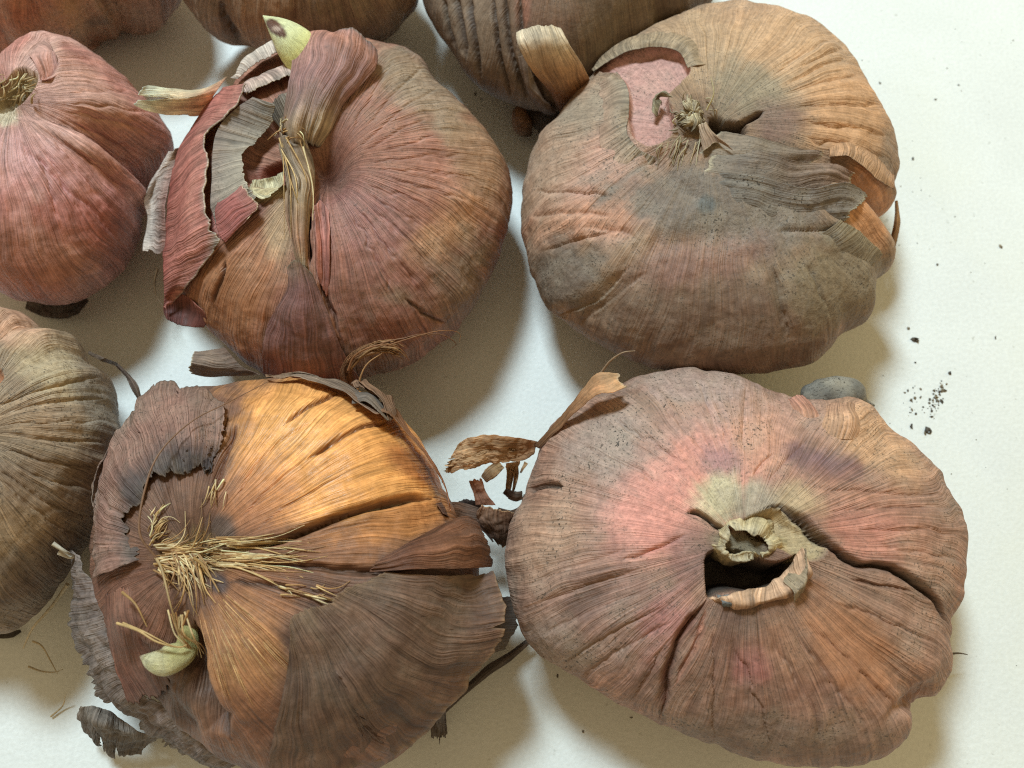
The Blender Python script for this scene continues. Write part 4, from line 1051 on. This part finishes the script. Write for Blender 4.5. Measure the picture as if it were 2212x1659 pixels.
b.crack(c4((520, 850), (660, 800), (790, 740)), 5, .05, .03, -1, None, 30, 6)
b.crack(c4((1040, 520), (1090, 460), (1140, 420)), 4, .04, .02, 1, None, 24, 5)
for k, (x0, y0, x1, y1) in enumerate([(1250, 560, 1830, 590), (1350, 650, 1850, 640), (1450, 720, 1870, 740), (1500, 800, 1870, 850), (1250, 1080, 1640, 1440), (1180, 1100, 1500, 1500), (1350, 1000, 1800, 1180),
                                      (1100, 1120, 1330, 1560), (960, 1140, 1130, 1590), (160, 950, 560, 800), (150, 1030, 600, 880), (200, 1150, 640, 960), (260, 1260, 700, 1020), (330, 1330, 740, 1080), (560, 1400, 690, 1180),
                                      (330, 380, 700, 560), (470, 260, 780, 480), (620, 150, 860, 420), (830, 120, 950, 400), (1020, 150, 1000, 420), (1280, 350, 1100, 540), (880, 1110, 890, 1560)]):
    mx, my = (x0 + x1) / 2 + 10 * math.sin(k), (y0 + y1) / 2 - 8
    b.crack(c4((x0, y0), (mx, my), (x1, y1)), 7, .03, .035, 1 if k % 2 else -1, None, 26, 8)
b.dent(1960, 1515, 60, 16, -40, .14); b.dent(1800, 1000, 130, 24, 25, .06); b.dent(1840, 895, 60, 36, 0, -.18); b.dent(1620, 1170, 130, 90, 0, .06); b.dent(1285, 1290, 120, 26, -30, .05)
b.build(C(162, 120, 100), C(146, 110, 92), colC=C(180, 128, 104), dimple=(.1, 60), dirt=.8, smoothness=.15, lobes=.07, ribs=.03)
# dry stub at the neck: an open curled collar
def collar(b):
    cx, cy = c4((1020, 775))[0]
    cen = b.surf(cx - 60, cy - 50, 0.0)
    z0 = cen[2]
    rows = []
    for k, (rx, ry, dz, oy) in enumerate([(88, 56, -.5, -6), (82, 52, -.28, -4), (70, 43, -.03, -1), (58, 34, .10, 2), (48, 26, .12, 4), (40, 20, .02, 5)]):
        row = []
        for a in np.linspace(-200, 175, 13):
            w = 1 + .12 * math.sin(a * .05 + .4) + .09 * math.sin(a * .117 + k * .3) + .05 * math.sin(a * .23 + 1)
            row.append((cx + rx * w * math.cos(math.radians(a)), cy + oy + ry * w * math.sin(math.radians(a)), z0 + dz, 1))
        rows.append(row)
    b.sheet(rows, [C(140, 118, 88), C(186, 162, 120), C(204, 182, 140), C(196, 178, 146), C(170, 154, 128)], name='neck_stub', seed=1, rag=(0, .34, 0, 0), ragf=8, wav=.10, crinkle=.06, ribs=.06, dirt=.6, fuzz=.3, nu=180, nv=60, thick=.022, edge=C(150, 136, 116), slits=((.2, .03, .5), (.45, .02, .4), (.7, .04, .55)))
    rows = [[(cx - 6 + rx * math.cos(math.radians(a)), cy + 4 + ry * math.sin(math.radians(a)), z0 + dz, 1) for a in np.linspace(-170, 190, 11)] for rx, ry, dz in ((40, 22, -.5), (38, 21, -.2), (30, 15, .0))]
    b.sheet(rows, [C(90, 74, 58), C(140, 120, 94), C(176, 156, 124)], name='neck_stub', seed=6, rag=(0, .45, 0, 0), ragf=7, wav=.06, crinkle=.04, ribs=.04, dirt=.6, nu=120, nv=40)
collar(b)
b.sheet([c4((868, 990, -.15), (935, 985, -.15), (1050, 975, -.15), (1130, 935, -.15), (1245, 828, -.1)), c4((868, 992, .06), (940, 984, .12), (1060, 976, .13), (1150, 938, .14), (1250, 828, .18)),
         c4((876, 1000, .06), (945, 1006, .13), (1060, 1004, .13), (1162, 968, .13), (1258, 870, .15)), c4((884, 1016, -.03), (955, 1028, -.01), (1060, 1026, -.01), (1172, 996, -.01), (1256, 930, -.02))],
        [C(190, 150, 116), C(216, 172, 138), C(206, 160, 126), C(170, 126, 100)], name='torn_rim', seed=2, rag=(.0, .2, 0, 0), ragf=6, dirt=.3, nu=120, nv=46, ribs=.02, crinkle=.03, wav=.05)
b.sheet([c4((900, 986, .10), (990, 982, .145)), c4((905, 1006, .10), (985, 1008, .15)), c4((925, 1030, .02), (985, 1034, .03))], [C(112, 114, 114), C(100, 104, 108), C(96, 98, 98)], name='mould_spot', seed=3, rag=(.15, .3, .35, .35), ragf=5, dirt=.8, nu=40, nv=30, mat=M_SMOOTH)
b.sheet([c4((1250, 825, .22), (1220, 860, .24), (1170, 950, .22)), c4((1262, 850, .26), (1240, 900, .26), (1190, 980, .24)), c4((1258, 930, .1), (1240, 970, .12), (1200, 1015, .1))], [C(150, 130, 104), C(166, 142, 114), C(140, 116, 92)], name='torn_rim', seed=4, rag=(.1, .1, .05, .05), dirt=.9, nu=60, nv=40, crinkle=.03)
# small grey offset bulb growing at the upper right
def cormel(px, P, t):
    k = smooth(-.3, .4, fbm(P * 3, 3, 4))[..., None]
    return C(116, 110, 102) * (1 - k) + C(150, 140, 126) * k
b.blob([(1742, 872, 1.30, 1), (1756, 862, 1.35, 1), (1795, 855, 1.35, 1), (1835, 858, 1.3, 1), (1862, 872, 1.2, 1), (1888, 876, 1.1, 1)], [.06, .27, .34, .28, .12, .02], cormel, 'offset_bulb', M_SMOOTH, noise=.07, dirt=1, label='small grey offset bulb at the shoulder')
b.sheet([[(1696, 860, -.02), (1722, 848, .06), (1748, 868, .06)], [(1706, 888, -.03), (1742, 884, .05), (1768, 892, .0)], [(1720, 915, -.05), (1752, 910, -.03), (1776, 918, -.05)]], [C(190, 130, 112), C(184, 130, 106), C(176, 130, 104)], seed=5, rag=(.15, .05, .05, .05), nu=60, nv=40, dirt=.3)
b.sheet([[(1772, 872, -.02), (1830, 872, .12), (1886, 886, -.03)], [(1766, 900, -.03), (1830, 905, .10), (1898, 912, -.04)], [(1756, 940, -.05), (1830, 950, -.03), (1906, 945, -.05)]], [C(190, 140, 112), C(194, 146, 112), C(190, 142, 108)], seed=6, rag=(.12, .02, .03, .03), nu=80, nv=50, dirt=.4, ribs=.03)
# torn flakes reaching towards the brown bulb
TH = [C(178, 128, 88), C(206, 156, 110), C(220, 176, 130)]
b.sheet([[(1153, 962, 1.75, 1), (1166, 970, 1.8, 1)], [(1202, 906, 2.1, 1), (1218, 920, 2.25, 1)], [(1243, 860, 2.35, 1), (1262, 882, 2.5, 1)], [(1282, 815, 2.5, 1), (1294, 858, 2.75, 1)], [(1312, 804, 2.6, 1), (1325, 854, 2.8, 1)], [(1340, 806, 2.6, 1), (1364, 834, 2.75, 1)]],
        [C(128, 88, 60)] + TH, seed=7, rag=(0, .12, .10, .2), ragf=6, mat=M_THIN, dirt=.2, nu=60, nv=90, wav=.05, crinkle=.03, edge=PALE)
b.strands([[(1298, 806, 2.5, 1), (1318, 780, 2.7, 1), (1345, 762, 2.9, 1), (1372, 758, 2.9, 1)]], .022, [C(150, 122, 96)], 'loose_fibre')
b.sheet([[(1164, 954, 1.75, 1), (1152, 986, 1.7, 1)], [(1110, 942, 2.0, 1), (1112, 1006, 1.7, 1)], [(1060, 938, 2.1, 1), (1062, 1010, 1.7, 1)], [(1020, 942, 2.05, 1), (1010, 1020, 1.7, 1)], [(994, 955, 1.95, 1), (962, 1030, 1.7, 1)], [(984, 972, 1.9, 1), (946, 1024, 1.65, 1)]],
        TH + [C(206, 160, 114)], seed=8, rag=(0, .2, .03, .3), ragf=7, mat=M_THIN, dirt=.25, nu=90, nv=110, wav=.09, crinkle=.08, edge=C(220, 190, 150), slits=((.55, .06, .3), (.8, .05, .25)))
b.sheet([[(1008, 1034, 1.5, 1), (1042, 1028, 1.55, 1)], [(1020, 1062, 1.4, 1), (1050, 1060, 1.4, 1)], [(1026, 1092, 1.3, 1), (1075, 1092, 1.3, 1)]], [C(206, 150, 122), C(160, 106, 80)], seed=9, rag=(.2, .05, .1, .1), mat=M_THIN, dirt=.2, nu=50, nv=50, crinkle=.05)
b.sheet([[(985, 1080, .8, 1), (1010, 1072, .9, 1), (1040, 1078, .9, 1)], [(985, 1100, .7, 1), (1010, 1100, .8, 1), (1045, 1100, .8, 1)], [(1000, 1130, .5, 1), (1020, 1130, .6, 1), (1050, 1130, .6, 1)]], [C(70, 54, 48), C(62, 48, 42)], seed=19, rag=(.25, .2, .1, .1), ragf=5, dirt=.4, nu=50, nv=40, crinkle=.05)
b.sheet([[(1034, 1086, 1.55, 1), (1080, 1096, 1.5, 1), (1130, 1102, 1.4, 1)], [(1026, 1116, 1.5, 1), (1075, 1130, 1.4, 1), (1118, 1130, 1.25, 1)], [(1048, 1150, 1.3, 1), (1080, 1160, 1.2, 1), (1108, 1160, 1.1, 1)], [(1076, 1184, 1.0, 1), (1088, 1188, 1.0, 1), (1100, 1182, .95, 1)]],
        [C(138, 96, 70), C(104, 72, 56), C(88, 62, 50)], seed=10, rag=(.1, .1, .10, .05), dirt=.3, nu=70, nv=60, wav=.08, crinkle=.06, edge=C(190, 146, 104))
b.sheet([[(1090, 1002, 1.65, 1), (1125, 998, 1.65, 1)], [(1092, 1030, 1.4, 1), (1120, 1030, 1.4, 1)], [(1090, 1056, 1.2, 1), (1112, 1062, 1.2, 1)]], [C(214, 172, 122), C(150, 110, 76)], seed=20, rag=(0, .3, .2, .2), ragf=5, mat=M_THIN, nu=44, nv=44, crinkle=.06, slits=((.35, .14, .7), (.7, .12, .6)))
for k, (p, w) in enumerate([([(1098, 1004, 1.4, 1), (1104, 1030, 1.2, 1), (1098, 1058, 1.0, 1)], [16, 10, 12]), ([(1112, 1000, 1.4, 1), (1116, 1025, 1.2, 1), (1108, 1062, 1.0, 1)], [12, 10, 6]), ([(1082, 1002, 1.4, 1), (1060, 1022, 1.3, 1), (1044, 1036, 1.25, 1)], [26, 30, 20]),
                              ([(1136, 1000, 1.3, 1), (1124, 1022, 1.2, 1)], [10, 4]), ([(1090, 1060, .9, 1), (1110, 1072, .8, 1), (1130, 1070, .8, 1)], [14, 26, 20]), ([(1075, 1100, 1.2, 1), (1105, 1106, 1.3, 1), (1128, 1092, 1.2, 1), (1134, 1066, 1.1, 1)], [10, 10, 10, 6])]):
    b.ribbon(p, w, [C(212, 170, 120), C(160, 118, 82)] if k < 4 else [C(90, 64, 50), C(120, 92, 72)], seed=70 + k, mat=M_THIN, nu=16, nv=40, dirt=.2, crinkle=.05, name='torn_shred')
b.strands([[(2055, 1412, .6, 1), (2072, 1411, .55, 1), (2090, 1414, .5, 1)]], .02, [C(90, 70, 50)], 'root_fibre')

# ================================================================== smooth pink bulb beside the shoot bulb
b = Bulb('smooth pink purple bulb with a pale straw filled neck opening',
         [(-20, 128), (55, 92), (100, 72), (142, 80), (200, 112), (262, 160), (312, 212), (352, 255), (374, 302), (362, 350), (330, 405), (312, 465), (296, 515), (272, 562), (238, 604), (180, 640), (108, 654), (30, 642), (-60, 605),
          (-160, 520), (-215, 380), (-190, 250), (-110, 165)], (20, 215), 1.5, 1.75, 61)
b.patch(120, 250, 190, 90, 25, C(206, 158, 146), .8, .6, .4)
b.patch(250, 270, 120, 70, 35, C(176, 122, 100), .85, .6, .5)
b.patch(180, 180, 110, 60, 35, C(196, 146, 130), .8, .6, .4)
b.patch(110, 400, 200, 70, 25, C(204, 148, 146), .75, .7, .6, gloss=.55)
b.patch(40, 330, 90, 60, 25, C(196, 146, 144), .6, .7, .5)
b.patch(170, 480, 170, 80, 20, C(164, 94, 82), .85, .6, .5, gloss=.4)
b.patch(70, 560, 190, 80, 10, C(164, 104, 84), .85, .6, .4)
b.patch(0, 245, 40, 26, 0, C(222, 206, 178), .9, .6, .4)
b.patch(270, 520, 60, 90, 20, C(146, 96, 84), .7)
b.patch(95, 130, 40, 60, 20, C(216, 172, 156), .7, .6, .4)
b.hole([(-30, 205), (10, 175), (45, 150), (80, 165), (78, 188), (50, 212), (20, 235), (-25, 240)], .22, .08, C(176, 152, 116), soft=14)
b.crack([(92, 100), (105, 125), (118, 150), (100, 172)], 7, .10, .10, -1, C(150, 98, 84), 30, 3)
b.crack([(60, 260), (160, 330), (250, 370), (330, 400)], 8, .03, .02, 1, None, 40, 5)
b.crack([(30, 290), (110, 380), (200, 460), (270, 540)], 8, .05, .04, 1, None, 40, 5)
for k in range(9):
    t = math.radians(-8 + k * 10)
    b.crack([(40 + L * math.cos(t), 215 + L * math.sin(t) + .0004 * L * L * (.4 if k < 4 else -.2)) for L in (110, 200, 300)], 6, .03, .025, -1 if k % 2 else 1, None, 26, 7)
b.dent(240, 170, 90, 40, 40, .05); b.dent(180, 320, 110, 30, 30, -.06)
b.build(C(192, 132, 120), C(180, 118, 106), colC=C(206, 160, 148), nth=700, nup=130, ndn=40, dimple=(.2, 60), dirt=.25, gloss=.45, lobes=.07, ribs=.03)
ls = []
for k in range(36):
    x, y = rnd.uniform(-10, 75), rnd.uniform(165, 215)
    a = rnd.normal(-.7, .5); r = rnd.uniform(18, 46)
    ls.append([(x - r * .5 * math.cos(a), y - r * .5 * math.sin(a), .06), (x, y, .16), (x + r * .5 * math.cos(a), y + r * .5 * math.sin(a), .08)])
b.strands(ls, .018, [C(222, 204, 164), C(206, 182, 140), C(190, 160, 116)], kind='stuff')
b.sheet([[(102, 82, .05), (86, 102, .12), (60, 122, .08)], [(116, 110, .08), (98, 122, .22), (72, 136, .16)], [(122, 148, .03), (110, 158, .14), (84, 160, .12)], [(116, 166, .02), (104, 170, .08), (86, 176, .06)]], [C(206, 156, 142), C(200, 144, 132), C(186, 126, 112)], seed=2, rag=(.04, .06, .03, .05), nu=60, nv=60, dirt=.15, gloss=.2)
b.strands([[(40, 95, 2.0, 1), (60, 84, 2.2, 1), (85, 86, 2.2, 1)]], .02, [C(150, 110, 80)], 'loose_fibre')
b.ribbon([(60, 655, .25, 1), (110, 672, .3, 1), (160, 668, .35, 1), (186, 640, .4, 1)], [30, 36, 30, 14], [C(84, 70, 62), C(72, 60, 54)], name='root_strip', seed=5, dirt=.5, crinkle=.05, thick=.03)

# ================================================================== grey-tan bulb
b = Bulb('grey tan bulb with dusty parallel fibres and a brown string reaching to the brown bulb',
         [(-20, 668), (60, 690), (128, 720), (188, 764), (236, 828), (260, 900), (266, 980), (244, 1080), (204, 1160), (156, 1236), (110, 1302), (60, 1350), (0, 1368), (-110, 1345), (-220, 1260), (-290, 1100), (-290, 920), (-220, 770), (-120, 690)],
         (-70, 930), 1.5, 1.7, 71)
b.patch(30, 710, 90, 50, 25, C(206, 156, 128), .85, .6, .4, dirt=.3)
b.patch(110, 800, 110, 70, 30, C(182, 160, 128), .9, .6, .5, dirt=1)
b.patch(60, 900, 150, 60, 5, C(176, 142, 112), .7, .7, .6)
b.patch(210, 880, 50, 110, -15, C(128, 116, 106), .85, .6, .5, dirt=1)
b.patch(100, 1050, 170, 90, 0, C(138, 112, 92), .85, .6, .5, dirt=.7)
b.patch(60, 1140, 110, 60, 10, C(160, 130, 100), .7, .7, .6)
b.patch(90, 1240, 140, 80, -30, C(104, 84, 72), .85, .6, .4)
b.hole([(-20, 795), (4, 800), (12, 818), (0, 832), (-20, 830)], .12, .03, C(176, 110, 66), soft=6)
for k, y in enumerate([840, 880, 915, 950, 990, 1030, 1075, 1120]):
    b.crack([(-20, 925 + (y - 930) * .5), (90, y - 6 * math.sin(k)), (230, y + (y - 930) * .35)], 5, .03, .03, 1 if k % 2 else -1, None, 20, 6)
b.build(C(160, 134, 108), C(140, 116, 96), colC=C(176, 148, 118), nth=600, nup=120, ndn=40, dirt=.8, lobes=.08, ribs=.04, fine=.016)
b.ribbon([(192, 762, .12), (222, 776, 1.5, 1)[:3], (255, 788, .3)], [5, 10, 8], [C(96, 78, 66)], seed=1, dirt=.3)
b.ribbon([(250, 786, 1.5, 1), (276, 812, 1.45, 1), (292, 838, 1.4, 1), (306, 872, 1.3, 1)], [6, 12, 20, 4], [C(96, 78, 70), C(110, 92, 80)], seed=2, dirt=.3, lift=.05)
b.strands([[(110, 1170, .1), (128, 1182, .3), (150, 1186, .3)], [(118, 1190, .15), (135, 1196, .3), (148, 1190, .3)]], .03, [C(220, 206, 184)], 'root_fibre', kind='stuff')
b.ribbon([(-20, 1372, .12, 1), (20, 1372, .14, 1), (46, 1362, .14, 1)], [14, 16, 6], [C(70, 56, 48)], name='root_strip', seed=3, dirt=.3, thick=.03)

# ================================================================== the three bulbs of the back row
b = Bulb('red brown bulb standing behind the smooth pink bulb',
         [(-130, 60), (-60, 126), (60, 128), (150, 118), (200, 112), (240, 86), (295, 72), (345, 56), (384, 14), (402, -60), (370, -190), (250, -290), (90, -310), (-70, -230), (-140, -90)], (110, -210), 1.6, 1.7, 83)
b.patch(30, 40, 120, 120, 0, C(176, 112, 82), .9, .6, .4)
b.patch(200, 40, 150, 60, -10, C(172, 130, 98), .85, .6, .5, dirt=1)
b.patch(320, 20, 80, 60, -30, C(150, 112, 92), .8)
b.patch(220, 50, 40, 14, 0, C(110, 84, 66), .7, .6, .6)
b.dent(215, 100, 30, 40, 20, .14)
b.build(C(166, 112, 86), C(150, 112, 88), nth=420, nup=90, ndn=50, dirt=.8, ribs=.03)
b = Bulb('brown bulb standing right behind the yellow green shoot',
         [(392, -30), (425, 40), (470, 82), (540, 104), (620, 128), (720, 124), (810, 100), (872, 52), (905, -20), (890, -160), (780, -280), (620, -310), (470, -220)], (650, -210), 1.6, 1.7, 89)
b.patch(560, 30, 80, 90, 0, C(164, 124, 92), .8, .6, .5)
b.patch(450, 20, 40, 70, 20, C(134, 112, 94), .8)
b.patch(760, 50, 140, 80, 0, C(136, 112, 88), .8, .6, .5)
b.crack([(470, 0), (490, 50), (525, 96)], 8, .08, .08, 1, C(90, 66, 50), 40, 3)
b.crack([(640, -20), (636, 50), (642, 120)], 6, .05, .04, 1, None, 30, 3)
b.build(C(146, 112, 86), C(132, 102, 80), nth=420, nup=90, ndn=50, dirt=.5, ribs=.035)
b = Bulb('dark brown bulb with a pale curled strap of skin, leaning on the mouldy bulb',
         [(915, -20), (940, 55), (985, 120), (1010, 165), (1060, 208), (1130, 236), (1210, 240), (1280, 205), (1360, 140), (1470, 70), (1555, -20), (1570, -160), (1460, -290), (1250, -330), (1040, -260), (930, -140)], (1230, -230), 1.6, 1.75, 97)
b.patch(1010, 80, 80, 130, -20, C(134, 110, 90), .85, .6, .4)
b.patch(1180, 40, 100, 80, 0, C(124, 88, 66), .8, .6, .5)
b.patch(1360, 60, 170, 90, -30, C(110, 88, 68), .9)
b.patch(1130, 10, 20, 60, 0, C(160, 98, 76), .7)
for k, (p, w) in enumerate([([(985, -20), (1000, 50), (1010, 130)], 9), ([(1015, -20), (1022, 70), (1040, 180)], 8), ([(1090, -20), (1100, 90), (1140, 215)], 8), ([(1122, -20), (1130, 100), (1180, 228)], 9), ([(960, -10), (975, 50), (990, 110)], 6), ([(1065, -20), (1075, 90), (1105, 215)], 5)]):
    b.crack(p, w * .7, .09, .06, 1, C(76, 56, 44), 24, 2)
b.build(C(122, 96, 76), C(106, 82, 64), nth=700, nup=110, ndn=80, dirt=.5, ribs=.03, pucker=.01, fine=.006, smoothness=.4)
b.sheet([[(1136, 66, .5), (1168, 55, .55), (1204, 54, .5)], [(1140, 96, .62), (1175, 90, .68), (1226, 92, .6)], [(1158, 140, .5), (1195, 140, .55), (1250, 140, .48)], [(1185, 185, .32), (1215, 190, .36), (1266, 178, .3)], [(1205, 232, .12), (1222, 238, .14), (1240, 225, .12)]],
        [C(222, 200, 170), C(216, 190, 160), C(190, 146, 106), C(150, 98, 60), C(130, 84, 54)], seed=1, rag=(.06, .0, .02, .03), dirt=.3, nu=60, nv=110, wav=.02, thick=.03, label='pale curled strap of peeled skin')
b.ribbon([(1128, 120, .06), (1150, 190, .12), (1180, 225, .15), (1200, 235, .1)], [16, 20, 24, 10], [C(120, 98, 84), C(110, 86, 76)], seed=2, lift=.06, dirt=.3)
b.blob([(1128, 224, .9, 1), (1124, 248, .75, 1), (1132, 275, .5, 1), (1145, 292, .3, 1)], [.05, .16, .17, .04], lambda px, P, t: C(160, 108, 66) * (1 - smooth(.4, 1, t)[..., None]) + C(110, 78, 54) * smooth(.4, 1, t)[..., None] + 0 * P, 'basal_lump', M_SKIN, noise=.05, dirt=.4)
b.blob([(1140, 215, .8, 1), (1165, 235, .6, 1), (1190, 250, .45, 1), (1200, 270, .3, 1)], [.1, .3, .32, .15], lambda px, P, t: C(84, 64, 52) + 0 * P, 'basal_plate', M_SKIN, noise=.06, dirt=.6)

# ================================================================== crumbs of soil on the table
def crumbs():
    r = np.random.default_rng(3)
    spots = [(1975, 733, .05), (1980, 736, .035), (1962, 710, .02), (1977, 783, .022), (2051, 806, .035), (2005, 932, .045), (1998, 936, .03), (2161, 533, .025), (1900, 180, .028), (1972, 343, .026), (1968, 922, .025),
             (2025, 572, .02), (1700, 1135, .01), (1365, 1550, .02), (1500, 1005, .01), (1027, 203, .03), (1040, 215, .02), (1745, 940, .01), (2150, 730, .018), (2020, 215, .018), (2070, 184, .014), (1205, 1460, .02), (1260, 1580, .015)]
    for k in range(70):
        t = r.uniform(0, 1)
        spots.append((2038 - 32 * t + r.normal(0, 7), 836 + 56 * t + r.normal(0, 9), r.choice([.006, .009, .012, .016, .024])))
    for k in range(22):
        spots.append((1970 + r.normal(0, 10), 862 + r.normal(0, 24), r.choice([.006, .010, .016, .02])))
    for k in range(60):
        spots.append((r.uniform(1830, 2210), r.uniform(20, 1500), r.uniform(.004, .011)))
    V, Fq = [], []
    base = []
    for i in range(4):
        for j in range(6):
            a = math.pi * (i + .5) / 4; c = 2 * math.pi * j / 6
            base.append((math.sin(a) * math.cos(c), math.sin(a) * math.sin(c), math.cos(a)))
    base = np.array(base)
    for (x, y, s) in spots:
        p = unproj(x, y, 0.0)
        q = base * s * np.array([r.uniform(.7, 1.5), r.uniform(.7, 1.5), r.uniform(.5, .9)]) * (1 + .35 * r.normal(size=(24, 1)))
        q = q + p + np.array([0, 0, s * .35])
        q[:, 2] = np.maximum(q[:, 2], .001)
        Fq.append(grid_quads(4, 6, True) + 24 * len(V)); V.append(q)
    V = np.concatenate(V)
    o = make_mesh('soil_crumbs', V, np.concatenate(Fq), M_SMOOTH, None,
                  {'Col': np.repeat(np.array([C(120, 106, 86), C(92, 80, 66), C(140, 122, 96), C(84, 74, 64)])[r.integers(0, 4, len(spots))], 24, 0), 'fv': V, 'aux': np.tile([.6, 0, 0], (len(V), 1))}, kind='stuff')
    o['label'] = 'dark soil crumbs scattered on the bare white table'
    o['category'] = 'soil'
crumbs()
